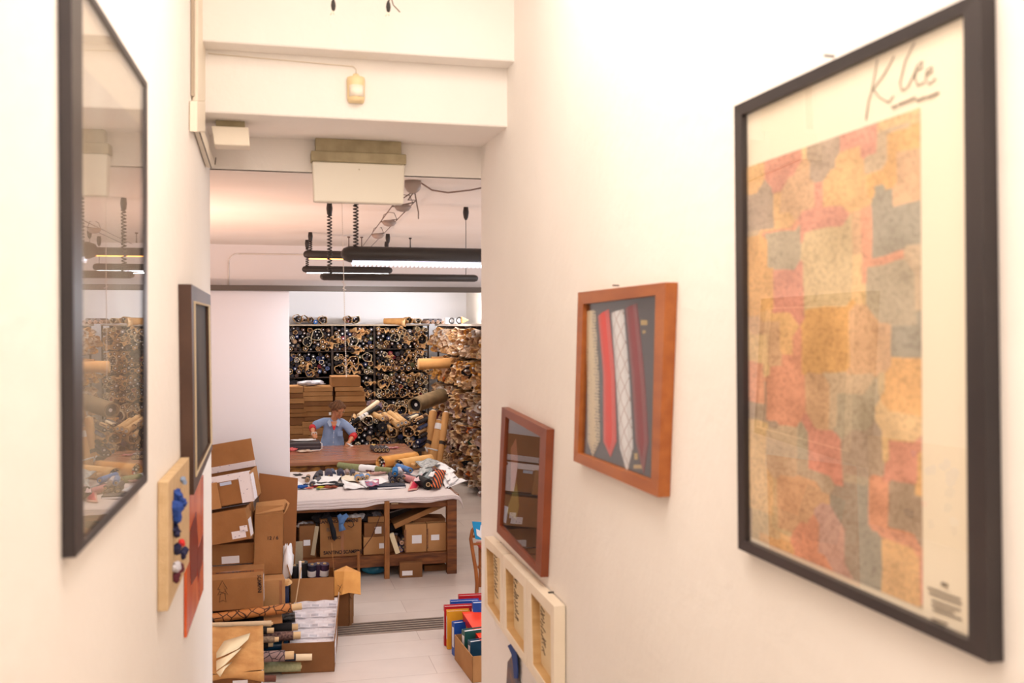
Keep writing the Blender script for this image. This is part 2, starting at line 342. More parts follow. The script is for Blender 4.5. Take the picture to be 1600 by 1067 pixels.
po = local(r, sheet(PQ, n, 0, 0.0009)).obj('print', patch_mat(), r); uvquad(po, [(0, 1), (0.72, 1), (0.72, 0), (0, 0)])
pencil = mat('pencil_grey', (146, 132, 112), 0.8); pf = mat('print_grey', (120, 108, 92), 0.8)
def strokes(parent, pts_list, side, t, rad, m, name='lettering'):
    mb = MB()
    for pts in pts_list: mb.tube([on_wall(x, y, side, t) for x, y in pts], rad, 5)
    return local(parent, mb).obj(name, m, parent)
strokes(r, [[(1371, 92), (1366, 120), (1362, 142), (1357, 158), (1353, 188)], [(1397, 88), (1380, 118), (1364, 140), (1374, 152), (1388, 160), (1396, 150)],
            [(1429, 66), (1414, 96), (1406, 130), (1409, 142), (1418, 136), (1430, 112)], [(1428, 112), (1440, 106), (1441, 96), (1432, 104), (1429, 122), (1434, 134), (1444, 128)],
            [(1446, 118), (1456, 112), (1456, 104), (1448, 110), (1446, 124), (1452, 132), (1462, 122)]], 'r', t - 0.0145, 0.0011, pencil)
mb = MB()
for i, (x0, x1, y) in enumerate(((1394, 1402, 168), (1405, 1430, 163), (1433, 1446, 157), (1449, 1466, 152))): mb.tube([on_wall(x0, y, 'r', t - 0.0146), on_wall(x1, y - (x1 - x0) * 0.42, 'r', t - 0.0146)], 0.0022, 5)
local(r, mb).obj('caption_line', pencil, r)
mb = MB()
for (y, x0, x1) in ((912, 1472, 1480), (918, 1450, 1500), (926, 1452, 1502), (938, 1456, 1500), (945, 1456, 1490), (952, 1458, 1502), (966, 1456, 1480), (974, 1456, 1503)):
    mb.tube([on_wall(x0, y, 'r', t - 0.0146), on_wall(x1, y + (x1 - x0) * 0.36, 'r', t - 0.0146)], 0.0014 if y > 915 else 0.003, 5)
local(r, mb).obj('credit_lines', pf, r)
MB().cyl((0, 0, 0), NR * 0.02, 0.002, n=8).obj('nail', black_m, r, loc=on_wall(1303, 88, 'r', 0.0) - Vector(r.location))
# --- ties in an orange wood frame
r, O, I, n = picture('tie_display_frame', 'orange wood frame holding four neckties under glass on the right wall', 'picture', 'r',
    [(903, 457), (1040, 441), (1028, 777), (896, 720)], [(910, 475), (1023, 461), (1016, 752), (902, 708)], 0.034, wood_o, mat('slate_backing', (72, 72, 80), 0.8), tn=0.018)
def tiemat(name, a, b_, kind):
    m = mat(name, a, 0.6, sheen=0); nt = m.node_tree; bs = nt.nodes['Principled BSDF']
    tc = nt.nodes.new('ShaderNodeTexCoord'); mp = nt.nodes.new('ShaderNodeMapping'); nt.links.new(tc.outputs['Object'], mp.inputs[0])
    rp = nt.nodes.new('ShaderNodeValToRGB'); rp.color_ramp.elements[0].color = (*s2l(a), 1); rp.color_ramp.elements[1].color = (*s2l(b_), 1)
    if kind == 'dots':
        v = nt.nodes.new('ShaderNodeTexVoronoi'); v.inputs['Scale'].default_value = 105; v.inputs['Randomness'].default_value = 0.25; nt.links.new(mp.outputs[0], v.inputs['Vector']); nt.links.new(v.outputs['Distance'], rp.inputs[0])
        rp.color_ramp.elements[0].position = 0.3; rp.color_ramp.elements[1].position = 0.4
    elif kind == 'lattice':
        mp.inputs['Rotation'].default_value = (math.radians(45), 0, 0)
        ck = nt.nodes.new('ShaderNodeTexBrick'); ck.inputs['Scale'].default_value = 1; ck.inputs['Brick Width'].default_value = 0.045; ck.inputs['Row Height'].default_value = 0.045; ck.offset = 0
        ck.inputs['Mortar Size'].default_value = 0.002; ck.inputs['Color1'].default_value = ck.inputs['Color2'].default_value = (*s2l(a), 1); ck.inputs['Mortar'].default_value = (*s2l(b_), 1)
        sw = nt.nodes.new('ShaderNodeSeparateXYZ'); cb = nt.nodes.new('ShaderNodeCombineXYZ'); nt.links.new(mp.outputs[0], sw.inputs[0]); nt.links.new(sw.outputs[1], cb.inputs[0]); nt.links.new(sw.outputs[2], cb.inputs[1])
        nt.links.new(cb.outputs[0], ck.inputs['Vector']); nt.links.new(ck.outputs['Color'], bs.inputs['Base Color']); return m
    nt.links.new(rp.outputs[0], bs.inputs['Base Color']); return m
def tie(label, tl, tr, ml, mr, bl, br, tip, m):
    # px outline, knotless hanging tie: three rows then the point
    tt = 0.022
    rows = [(tl, tr), (((tl[0] * 2 + ml[0]) / 3, (tl[1] * 2 + ml[1]) / 3), ((tr[0] * 2 + mr[0]) / 3, (tr[1] * 2 + mr[1]) / 3)), (ml, mr), (bl, br)]
    mb = MB(); nrow = len(rows)
    for off in (0.0,):
        vs = []
        for a, b_ in rows:
            A = on_wall(a[0], a[1], 'r', 0.0145); B = on_wall(b_[0], b_[1], 'r', 0.0145)
            vs += [A, (A + B) / 2 + NR * 0.004, B]
        T = on_wall(tip[0], tip[1], 'r', 0.0145); vs.append(T)
        fs = []
        for i in range(nrow - 1):
            k = i * 3; fs += [(k, k + 1, k + 4, k + 3), (k + 1, k + 2, k + 5, k + 4)]
        k = (nrow - 1) * 3; fs += [(k, k + 1, len(vs) - 1), (k + 1, k + 2, len(vs) - 1)]
        mb.add(vs, fs)
    c = sum(mb.v, Vector()) / len(mb.v); mb.v = [v - c for v in mb.v]
    o = mb.obj('necktie', m, None, solid=0.003, loc=c); return tag(o, label, 'tie', 'ties in the display frame')
tie('beige necktie with small dark pattern, leftmost in the wood display frame', (915, 487), (930, 484), (918, 600), (936, 600), (918.5, 690), (937, 690), (926.5, 714), tiemat('tie_beige', (84, 78, 68), (212, 198, 168), 'dots'))
tie('bright red necktie hanging in the wood display frame', (935, 494), (951, 483), (943, 580), (960, 580), (943.5, 690), (963, 690), (954, 714), tiemat('tie_red', (214, 52, 36), (226, 62, 44), 'n'))
tie('white necktie with thin diagonal lattice in the wood display frame', (956, 489), (974, 483), (963, 590), (983, 590), (969, 700), (989, 700), (980, 738), tiemat('tie_white', (226, 228, 232), (176, 160, 160), 'lattice'))
tie('dark wine red necktie, rightmost in the wood display frame', (978, 482), (995, 474), (988, 590), (1007, 590), (994, 690), (1013, 690), (1006, 740), tiemat('tie_wine', (128, 44, 52), (140, 52, 58), 'n'))
gold = mat('gold_print', (196, 168, 104), 0.5)
mb = MB()
for (x0, y0, x1, y1) in ((1001, 500, 1011, 508), (1004, 516, 1008, 521), (991, 708, 996, 718), (990, 726, 1006, 732)):
    mb.prism([on_wall(x0, y0, 'r', 0.0145), on_wall(x1, y0, 'r', 0.0145), on_wall(x1, y1, 'r', 0.0145), on_wall(x0, y1, 'r', 0.0145)], -NR, 0.001)
local(r, mb).obj('emblem', gold, r)
MB().cyl((0, 0, 0), NR * 0.02, 0.002, n=8).obj('nail', black_m, r, loc=on_wall(967, 446, 'r', 0.0) - Vector(r.location))
# --- small brown framed picture
r, O, I, n = picture('framed_picture', 'small reddish brown framed glass picture below and left of the tie frame', 'picture', 'r',
    [(784, 636), (854, 671), (845, 902), (776, 831)], [(789, 651), (843, 682), (836, 884), (780, 821)], 0.030, mat('red_frame_wood', (140, 72, 42), 0.4, noise=(122, 60, 34), nscale=6), mat('dark_print', (34, 28, 28), 0.8, noise=(58, 44, 38), nscale=7), tn=0.014)
mb = MB(); tq = 0.0135
for pts, k in (([(798, 700), (806, 685), (809, 720), (806, 760), (798, 770)], 0), ([(791, 800), (800, 772), (806, 742), (811, 790), (806, 812)], 1), ([(797, 690), (812, 696), (812, 730), (797, 724)], 2)):
    mb.prism([on_wall(x, y, 'r', tq - 0.002 * (k == 2)) for x, y in pts], -NR, 0.0008, k)
local(r, mb).obj('figure_print', [mat('print_rose', (150, 104, 90), 0.7), mat('print_green', (126, 122, 70), 0.7), mat('print_teal', (70, 84, 80), 0.7)], r)
MB().cyl((0, 0, 0), NR * 0.02, 0.002, n=8).obj('nail', black_m, r, loc=on_wall(818, 650, 'r', 0.0) - Vector(r.location))
# --- panel of three stretcher backs
pw = mat('pale_stretcher_wood', (238, 226, 206), 0.7, noise=(230, 216, 194), nscale=5); pwi = mat('inner_stretcher_wood', (208, 172, 122), 0.7, noise=(192, 154, 102), nscale=5, stretch=(1, 1, 8))
T = 0.045
outerq = [on_wall(757.5, 838, 'r', T), on_wall(866, 948, 'r', T), on_wall(866, 1160, 'r', T), on_wall(757.5, 947, 'r', T)]
c = sum(outerq, Vector()) / 4 - NR * T
r = thing('stretcher_panel', 'pale wooden panel of three stretcher frames showing canvas backs, lowest on the right wall', 'panel', c)
holes = [[(759, 855), (781, 873), (781, 975), (761, 944)], [(789, 886), (817.7, 917), (818.5, 1022), (791, 982)], [(828.7, 925), (860, 962), (861, 1082), (832, 1038)]]
hq = [[on_wall(x, y, 'r', T) for x, y in h] for h in holes]
edges = [outerq[0], outerq[3]]
mb = MB(); prev = (outerq[0], outerq[3])
def topat(px): return on_wall(px, 838 + (px - 757.5) * (948 - 838) / (866 - 757.5), 'r', T)
def botat(px): return on_wall(px, 947 + (px - 757.5) * 1.45, 'r', T)
xs = [757.5, 785, 823.5, 866]
frames = []
for k in range(3):
    Oq = [topat(xs[k]), topat(xs[k + 1] - 0.6), botat(xs[k + 1] - 0.6), botat(xs[k])]
    f = frame_bars(Oq, hq[k], NR, T - 0.004, 0.0); local(r, f).obj('stretcher_frame', [pw], r, bevel=0.003)
    s = MB(); q = hq[k]
    for a in range(4):
        b_ = (a + 1) % 4; s.add([q[a] - NR * 0.003, q[b_] - NR * 0.003, q[b_] - NR * (T - 0.006), q[a] - NR * (T - 0.006)], [(0, 1, 2, 3)])
    local(r, s).obj('inner_edge', pwi, r, solid=0.003)
    cvs = local(r, sheet(q, NR, T - 0.012, T - 0.006)).obj('canvas_back', mat('raw_canvas', (226, 206, 166), 0.85), r)
    m2 = MB(); rr = random.Random(k)
    for j in range(13):
        v = 0.12 + 0.055 * j; p0 = quadpt(q, 0.08 + rr.uniform(-.03, .03), v) - NR * (T - 0.0125); p1 = quadpt(q, 0.26 + rr.uniform(-.08, .06), v + rr.uniform(-.01, .04)) - NR * (T - 0.0125)
        m2.tube([p0, lerp(p0, p1, .5) + Vector((0, 0, rr.uniform(-.008, .008))), p1], 0.002, 4)
    local(r, m2).obj('handwriting', mat('faded_ink', (110, 92, 76), 0.8), r)
for px, py in ((783, 848), (865, 925)): MB().cyl((0, 0, 0), NR * 0.02, 0.003, n=8).obj('hook', black_m, r, loc=on_wall(px, py, 'r', 0.0) - Vector(r.location))
# --- blue strap hanging under it
r = thing('hanging_strap', 'blue fabric loop with a grey bag hanging on the right wall below the stretcher panel', 'strap', on_wall(796, 1006, 'r', 0.0))
pts = [on_wall(x, y, 'r', tt) for x, y, tt in ((795, 1008, .004), (799, 1006, .02), (803, 1012, .02), (806, 1030, .02), (808, 1050, .02), (809, 1075, .02))]
mb = MB().prism([on_wall(x, y, 'r', .018) for x, y in ((793, 1009), (799, 1005), (804, 1009), (807, 1025), (808.5, 1045), (808, 1060), (803, 1060), (801.5, 1040), (799, 1022), (796, 1015))], -NR, .004)
local(r, mb).obj('strap', mat('blue_webbing', (28, 62, 128), 0.7), r)
mb = MB(); P = [on_wall(x, y, 'r', 0.014) for x, y in ((793, 1034), (800, 1024), (806, 1052), (811, 1078), (812, 1120), (795, 1110), (791, 1070))]
mb.prism(P, -NR, 0.01); local(r, mb).obj('bag', mat('grey_brown_cloth', (140, 112, 96), 0.8, noise=(90, 92, 110), nscale=20, bump=0.4), r)
# --- left wall
def poster_left_mat():
    m = mat('faded_poster', (196, 190, 176), 0.7, noise=(170, 150, 132), nscale=3.2); return m
r, O, I, n = picture('framed_poster', 'large black framed poster behind reflecting glass on the left wall', 'picture', 'l',
    [(111, -64), (230.5, 130), (230.5, 752), (118, 871)], [(131, -20), (228, 136), (227, 742), (133, 846)], 0.020, black_f, mat('poster_margin', (216, 204, 182), 0.7), tn=0.008)
PQ = [on_wall(x, y, 'l', 0.0085) for x, y in ((132, 105), (220, 196), (220, 700), (133, 790))]
po = local(r, sheet(PQ, n, 0, 0.0006)).obj('print', poster_left_mat(), r)
r, O, I, n = picture('framed_picture', 'dark brown deep frame with a grey monochrome picture on the left wall near the opening', 'picture', 'l',
    [(299, 444), (329, 461), (332, 701), (303, 773)], [(305.5, 474), (326.5, 479), (330, 692), (308, 738)], 0.040, mat('brown_deep_frame', (86, 62, 50), 0.5, noise=(74, 52, 42), nscale=5), mat('mono_picture', (92, 82, 72), 0.6, noise=(54, 46, 42), nscale=3, stretch=(1, 1, 0.5), spec=.08), tn=0.008, glass=False)
inn = [quadpt(I, u, v) for u, v in ((-0.07, -0.012), (1.07, -0.012), (1.07, 1.012), (-0.07, 1.012))]
local(r, frame_bars([p + n * 0.002 for p in inn], [p + n * 0.0005 for p in I], n, 0.006)).obj('inner_slip', mat('cream_slip', (206, 186, 150), 0.6), r)
# flower canvas
T = 0.028
q = [on_wall(263, 752, 'l', T), on_wall(296, 714, 'l', T), on_wall(296, 878, 'l', T), on_wall(263, 955, 'l', T)]
c = sum(q, Vector()) / 4 - NL * T
r = thing('canvas_picture', 'raw linen canvas with raised blue and red fabric flowers on the left wall', 'picture', c)
local(r, MB().prism(q, -NL, T - 0.001)).obj('stretched_canvas', mat('linen', (208, 180, 140), 0.85, noise=(196, 166, 126), nscale=30, bump=0.2, bscale=200), r, bevel=0.003)
rr = random.Random(3)
def blob(c, rad, cols, nm, k=5):
    mb = MB()
    for i in range(k):
        a = rr.uniform(0, 6.28); d = rr.uniform(0, rad * 0.8); cc = c + DL * (math.cos(a) * d) + Vector((0, 0, math.sin(a) * d)) + NL * rr.uniform(0.003, 0.012); r0 = rad * rr.uniform(.45, .7)
        mb.add([cc + Vector((r0 * math.sin(t_) * math.cos(p_), r0 * math.sin(t_) * math.sin(p_) , r0 * math.cos(t_))) * rr.uniform(.7, 1.15) for t_ in (0.01, .8, 1.57, 2.3, 3.13) for p_ in [j * 1.047 for j in range(6)]],
               [(a_ * 6 + b_, a_ * 6 + (b_ + 1) % 6, a_ * 6 + 6 + (b_ + 1) % 6, a_ * 6 + 6 + b_) for a_ in range(4) for b_ in range(6)], 0, False)
    return local(r, mb).obj('fabric_flower', mat(nm, cols, 0.7), r)
for (px, py, rad, col_, nm) in ((282, 752, .014, (140, 160, 190), 'fl_pale'), (272, 775, .022, (34, 70, 150), 'fl_blue'), (270, 800, .03, (30, 64, 146), 'fl_blue'), (277, 785, .026, (30, 60, 140), 'fl_blue'), (271, 832, .02, (34, 36, 74), 'fl_navy'),
        (279, 848, .014, (214, 50, 48), 'fl_red'), (272, 858, .02, (34, 34, 66), 'fl_navy'), (284, 866, .018, (36, 32, 60), 'fl_navy'), (270, 884, .02, (196, 196, 206), 'fl_white'), (277, 890, .018, (90, 32, 48), 'fl_wine'), (270, 905, .018, (84, 26, 40), 'fl_wine')):
    blob(on_wall(px, py, 'l', T), rad, col_, nm)
# red glass picture
T = 0.010
q = [on_wall(292, 771, 'l', T), on_wall(318, 742, 'l', T), on_wall(318, 921, 'l', T), on_wall(292, 996, 'l', T)]
c = sum(q, Vector()) / 4 - NL * T
r = thing('glossy_picture', 'unframed glossy orange red picture hanging under the dark deep frame', 'picture', c)
local(r, MB().prism(q, -NL, T - 0.001)).obj('panel', mat('glossy_red', (196, 74, 38), 0.25, noise=(224, 116, 66), nscale=9, spec=0.3, stretch=(1, 1, 0.4)), r, bevel=0.001)
mb = MB(); mb.prism([quadpt(q, u, v) + NL * 0.0012 for u, v in ((.1, .30), (.5, .22), (.62, .5), (.55, .74), (.2, .7))], -NL, 0.001).prism([quadpt(q, u, v) + NL * 0.0012 for u, v in ((.55, .55), (.95, .5), (.95, .72), (.6, .8))], -NL, 0.001)
local(r, mb).obj('painted_patch', mat('deep_red', (132, 26, 22), 0.25, spec=0.3), r)
# --- conduits, sensor, boxes
trunk = mat('trunking_plastic', (232, 222, 204), 0.5)
r = thing('cable_trunking', 'white cable trunking running down the left wall to the lintel corner', 'conduit', on_wall(315, 90, 'l', 0))
def wbar(x0, x1, y0, y1, t): return local(r, MB().prism([on_wall(x0, y0, 'l', t), on_wall(x1, y0, 'l', t), on_wall(x1, y1, 'l', t), on_wall(x0, y1, 'l', t)], -NL, t - 0.002))
wbar(309, 321, -60, 158, 0.022).obj('vertical_channel', trunk, r, bevel=0.003); wbar(303, 306.5, -60, 150, 0.012).obj('cable', mat('cable_grey', (176, 160, 140), 0.6), r)
wbar(308, 321, 158, 206, 0.028).obj('junction', trunk, r, bevel=0.003)
mb = MB().prism([on_wall(x, y, 'l', 0.022) for x, y in ((311, 204), (319, 204), (337, 258), (329, 262))], -NL, 0.018); local(r, mb).obj('sloping_channel', trunk, r, bevel=0.002)
mb = MB().tube([on_wall(x, y, 'l', 0.026) for x, y in ((312, 207), (330, 262))], 0.0025).tube([on_wall(x, y, 'l', 0.026) for x, y in ((334, 195), (339, 215), (338, 240), (336, 257))], 0.002); local(r, mb).obj('cable', mat('cable_dark', (70, 60, 52), 0.6), r)
def box_px(x0, y0, x1, y1, Y, dep):
    a = aY(x0, y0, Y); b_ = aY(x1, y1, Y); return a, b_
# motion sensor
a, b_ = box_px(543, 116, 571, 160, 4.07, .05)
r = thing('motion_sensor', 'small yellowed plastic motion sensor on the lintel above the opening', 'sensor', ((a.x + b_.x) / 2, 4.099, (a.z + b_.z) / 2))
mb = MB(); w_, h_ = (b_.x - a.x) / 2, (a.z - b_.z) / 2
prof = [(0.30, 1.16), (0.42, 1.0), (1.0, .86), (1.04, .6), (1.0, .1), (1.0, -.6), (0.92, -.9), (0.75, -1.0), (0.0, -1.0)]
vs = []
for k, (pr_, pz) in enumerate(prof):
    vs += [Vector((w_ * pr_ * math.cos(math.pi * i / 10), -0.002 - 0.045 * min(1, pr_) * math.sin(math.pi * i / 10), h_ * pz)) for i in range(11)]
mb.add(vs, [(j * 11 + i, j * 11 + i + 1, j * 11 + 12 + i, j * 11 + 11 + i) for j in range(len(prof) - 1) for i in range(10)], 0, True)
mb.obj('housing', mat('yellowed_plastic', (236, 214, 168), 0.5), r)
mb = MB(); vs = []
for z in (h_ * .22, -h_ * .62): vs += [Vector((w_ * 0.98 * math.cos(math.pi * (i + 2) / 10), -0.0035 - 0.0455 * math.sin(math.pi * (i + 2) / 10), z)) for i in range(7)]
mb.add(vs, [(i, i + 1, 8 + i, 7 + i) for i in range(6)], 0, True); mb.obj('lens', mat('sensor_lens', (246, 236, 220), 0.3), r, solid=0.002)
mb = MB().tube([(0, -0.004, h_ * 1.1), (0.002, -0.004, h_ * 1.5), (-0.01, -0.004, h_ * 1.72), (LE.x - r.location.x + 0.02, -0.004, h_ * 2.0)], 0.002); mb.obj('cable', trunk, r)
# emergency light hung on the soffit
dirty = mat('dirty_beige_metal', (176, 164, 132), 0.6, noise=(152, 140, 110), nscale=12)
r = thing('emergency_light', 'wide white emergency light box with beige housing hanging from the lintel soffit', 'light', aY(560, 232, 4.56))
r.location.z = LZ; cx = r.location.x
za, zb = aY(560, 226, 4.56).z, aY(560, 318, 4.56).z; xa, xb = aY(486, 240, 4.52).x - cx, aY(635, 240, 4.52).x - cx
z2 = aY(560, 238, 4.52).z; z3 = aY(560, 254, 4.52).z
MB().b2((xa + .02, -0.025, z2 - LZ), (xb - .02, 0.034, 0)).obj('mounting_box', dirty, r, bevel=0.004)
MB().b2((xa, -0.04, z3 - LZ), (xb, 0.034, z2 - LZ)).obj('housing', dirty, r, bevel=0.004)
mb = MB(); b0, b1 = zb - LZ, z3 - LZ
mb.add([(xa + .006, -.033, b1), (xb - .006, -.033, b1), (xb - .012, -.03, b0), (xa + .012, -.03, b0), (xa + .006, .033, b1), (xb - .006, .033, b1), (xb - .012, .03, b0), (xa + .012, .03, b0)],
       [(0, 3, 2, 1), (4, 5, 6, 7), (0, 4, 7, 3), (1, 2, 6, 5), (3, 7, 6, 2), (0, 1, 5, 4)])
mb.obj('diffuser_panel', mat('yellow_white_acrylic', (228, 222, 206), 0.35, spec=0.5), r, bevel=0.006)
MB().cyl((0, -.0335, b1 - .03), (0, -.036, b1 - .03), .003, n=8).obj('screw', dirty, r)
# small box left
p = aY(361, 200, 4.25); r = thing('junction_box', 'small white painted junction box under the left end of the lintel', 'box', (p.x, 4.27, LZ))
MB().b2((-.06, -.03, -.035), (.055, .05, 0)).obj('base', dirty, r, bevel=0.003)
MB().add([(-.075, -.06, -.03), (.07, -.06, -.03), (.075, -.055, -.105), (-.065, -.055, -.105), (-.075, .05, -.03), (.07, .05, -.03), (.075, .05, -.105), (-.065, .05, -.105)],
         [(0, 3, 2, 1), (4, 5, 6, 7), (0, 4, 7, 3), (1, 2, 6, 5), (3, 7, 6, 2), (0, 1, 5, 4)]).obj('cover', trunk, r, bevel=0.004)
# low voltage light leads at the top of the picture
for k, (px, py, lab) in enumerate(((520, 22, 'dark dangling lamp lead with clip near the ceiling, left of the two'), (606, 24, 'dark dangling lamp lead with two wires near the ceiling, right of the two'))):
    p = aY(px, py, 3.7); r = thing('lamp_lead', lab, 'lamp', (p.x, p.y, 4.4)); dz = p.z - 4.4
    MB().tube([(0.02, 0, 0), (0.012, 0, dz + 0.09), (0.003, 0, dz + 0.05)], 0.003).obj('wire', mat('brown_wire', (96, 76, 56), 0.6), r)
    MB().lathe([(0.002, 0.055), (0.007, 0.045), (0.009, 0.03), (0.006, 0.015), (0.002, 0.01)], (0.002, 0, dz), 10).obj('clip', black_m, r)
    MB().tube([(0, 0, dz + .012), (-.008, 0, dz - .004)], .0025).tube([(0, 0, dz + .012), (.006, 0, dz)], .0025).obj('socket', trunk, r)
    if k: MB().tube([(0.006, 0, dz + 0.09), (0.02, 0, dz + .04), (.045, 0, dz + .015)], 0.002).obj('loose_wire', mat('brown_wire', (96, 76, 56), 0.6), r)

# ---------------------------------------------------------------- lamps in the front room
def coil(mb, p0, p1, rad, turns, r=0.003):
    p0 = Vector(p0); p1 = Vector(p1); n_ = turns * 8
    mb.tube([lerp(p0, p1, i / n_) + Vector((math.cos(i * math.pi / 4) * rad, math.sin(i * math.pi / 4) * rad, 0)) for i in range(n_ + 1)], r, 4); return mb
def pendant(label, pa, pb, rad, lit, hang, louvre=False):
    c = (Vector(pa) + Vector(pb)) / 2; L = (Vector(pb) - Vector(pa)).length / 2; ang = math.atan2((pb - pa).y, (pb - pa).x)
    r = thing('pendant_tube_lamp', label, 'lamp', c, (0, 0, ang), 'black tube lamps hanging in the front room')
    mb = MB(); seg = 16
    prof = [(-L, 0.3), (-L + rad * .3, .75), (-L + rad, 1), (L - rad, 1), (L - rad * .3, .75), (L, .3)]
    vs = []
    for x, k in prof: vs += [Vector((x, math.cos(2 * math.pi * i / seg) * rad * k, math.sin(2 * math.pi * i / seg) * rad * k)) for i in range(seg)]
    mb.add(vs, [(j * seg + i, j * seg + (i + 1) % seg, (j + 1) * seg + (i + 1) % seg, (j + 1) * seg + i) for j in range(5) for i in range(seg)] + [tuple(range(seg)), tuple(range(5 * seg, 6 * seg))], 0, True)
    mb.obj('housing', black_m, r)
    if lit: MB().cyl((-L + rad * 1.4, 0, -rad * .95), (L - rad * 1.2, 0, -rad * .95), rad * .26, n=8).obj('fluorescent_tube', tube_lit if lit == 1 else mat('amber_tube', (255, 180, 90), 0.5, emit=((1.0, 0.45, 0.12), 4.0)), r)
    if louvre:
        m2 = MB(); nn = int(L * 2 / 0.022)
        for i in range(nn): x = -L + rad * 1.4 + i * 0.022; m2.b2((x, -rad * .7, -rad * 1.45), (x + .007, rad * .7, -rad * .8))
        m2.b2((-L + rad * 1.3, -rad * .72, -rad * 1.2), (L - rad, -rad * .66, -rad * .8)).b2((-L + rad * 1.3, rad * .66, -rad * 1.2), (L - rad, rad * .72, -rad * .8))
        m2.obj('louvre', mat('white_louvre', (225, 225, 235), 0.3, emit=((.8, .85, 1), .9)), r)
    for (x, kind) in hang:
        top = FC - c.z
        if kind == 'coil': coil(MB(), (x, 0, top - .05), (x, 0, rad * .9), .012, int(max(6, (top - rad) / 0.02)), .004).obj('coiled_cord', black_m, r)
        else: MB().tube([(x, 0, top), (x, 0, rad * .9)], .002).obj('wire', black_m, r)
        MB().lathe([(0.0, 0), (.014, 0), (.018, -.03), (.014, -.06), (.006, -.075), (0, -.075)], (x, 0, top), 10).obj('ceiling_hook', black_m, r)
    return r
a = aY(533, 397, 5.2); b_ = aY(778, 401, 5.2); cx = (a.x + b_.x) / 2
pendant('large black tube lamp with lit louvre, nearest of the hanging lamps', a, b_, 0.042, 1, ((aY(556, 380, 5.2).x - cx, 'coil'), (aY(768, 380, 5.2).x - cx, 'wire')), True)
a = aY(500, 433, 5.75); b_ = aY(747, 434, 5.75); cx = (a.x + b_.x) / 2
pendant('long unlit black tube lamp hanging lowest under the lit louvred lamp', a, b_, 0.021, 0, ((aY(515, 400, 5.75).x - cx, 'coil'), (aY(728, 400, 5.75).x - cx, 'wire')))
a = aY(472, 421, 8.3); b_ = aY(613, 422, 8.3); cx = (a.x + b_.x) / 2
pendant('short black tube lamp with a bright white lit tube, farthest back', a, b_, 0.028, 1, ((aY(480, 400, 8.3).x - cx, 'coil'), (aY(604, 400, 8.3).x - cx, 'wire')))
a = aY(474, 398, 7.6); b_ = aY(620, 399, 7.6); cx = (a.x + b_.x) / 2
pendant('black tube lamp with a faint orange glow behind the big louvred lamp', a, b_, 0.030, 2, ((aY(485, 380, 7.6).x - cx, 'coil'), (aY(606, 380, 7.6).x - cx, 'wire')))
# cable light
grey_pl = mat('grey_plastic', (158, 142, 134), 0.5); steel = mat('steel_wire', (120, 104, 96), 0.4, metal=0.6)
cp = aY(645, 283, 4.75); r = thing('cable_spot_light', 'pair of tensioned ceiling cables with small dish spots and a grey canopy', 'lamp', (cp.x, cp.y, FC)); o = Vector(r.location)
MB().lathe([(0, 0), (.04, 0), (.04, -.03), (.028, -.05), (.012, -.062), (0, -.062)], (0, 0, 0), 18).obj('canopy', grey_pl, r)
e1 = [aY(650, 313, 4.95), aY(578, 387, 8.8)]; e0 = [aY(614, 320, 4.95), aY(565, 387, 8.8)]
MB().tube([e0[0] - o, e0[1] - o], .003).obj('cable', steel, r); MB().tube([e1[0] - o, e1[1] - o], .003).obj('cable', steel, r)
MB().tube([(0, 0, -.06), (-.02, .02, -.09), e1[0] - o], .003).tube([(0.01, 0, -.06), (.03, .02, -.15), (.03, .02, -.18)], .003).tube([(-.01, 0, -.06), e0[0] - o], .003).obj('lead', steel, r)
for Yk in (5.05, 6.0, 7.1):
    k = (Yk - 4.95) / (8.8 - 4.95); A = lerp(e0[0], e0[1], k) - o; B = lerp(e1[0], e1[1], k) - o; M_ = (A + B) / 2
    s = MB().lathe([(0, .004), (.035, .0), (.045, -.012), (.03, -.03), (.012, -.036), (0, -.036)], M_, 14).obj('spot', grey_pl, r)
    MB().tube([A, M_, B], .003).tube([lerp(A, M_, .1), lerp(A, M_, .4) + Vector((0, 0, .04)), M_ + Vector((0, 0, .05)), lerp(B, M_, .4) + Vector((0, 0, .04)), lerp(B, M_, .1)], .002).obj('arm', steel, s)
mb = MB().tube([aY(658, 286, 4.8), aY(675, 297, 4.8), aY(700, 301, 4.8), aY(735, 297, 4.8), aY(790, 286, 4.8)], .004)
tag(local(r, mb).obj('swag_wire', mat('swag_grey', (140, 116, 106), 0.6), None, loc=o), 'brown wire sagging under the ceiling from the cable light canopy to the right', 'wire')
# pull chain
a = aY(534, 300, 5.55); b_ = aY(541, 590, 5.75)
r = thing('bead_chain', 'thin white bead chain hanging from the ceiling in front of the shelves', 'chain', (a.x, a.y, FC)); o = Vector(r.location); mb = MB(); L = (b_ - o)
nn = 90
for i in range(nn): p = L * (i / nn); mb.cyl(p, p + L / nn * .62, .0026, n=5)
mb.obj('beads', mat('chain_white', (220, 210, 200), 0.5), r)
MB().tube([(0, 0, 0), L], .0008, 4).obj('cord', mat('chain_white', (220, 210, 200), 0.5), r)
k_ = 0.47; p = L * k_; MB().tube([p + Vector((-.012, 0, .02)), p + Vector((.01, -.004, 0)), p + Vector((-.006, 0, -.02)), p + Vector((.012, 0, -.03))], .0022, 5).obj('clip', mat('chain_white', (220, 210, 200), 0.5), r)
# small ceiling hooks at the far end
for k, (px, py) in enumerate(((545, 372), (565, 372), (641, 370))):
    Y = 7.9; x = aY(px, py, Y).x; mb = MB().lathe([(0, 0), (.012, 0), (.012, -.008), (.004, -.012), (.004, -.07), (.008, -.075), (0, -.08)], (0, 0, 0), 8)
    tag(mb.obj('ceiling_hook', black_m if k == 2 else steel, None, loc=(x, Y, FC)), ['small metal ceiling hook left of the big lamp cord', 'small metal ceiling hook right of the big lamp cord', 'small black ceiling hook above the middle of the louvred lamp'][k], 'hook')

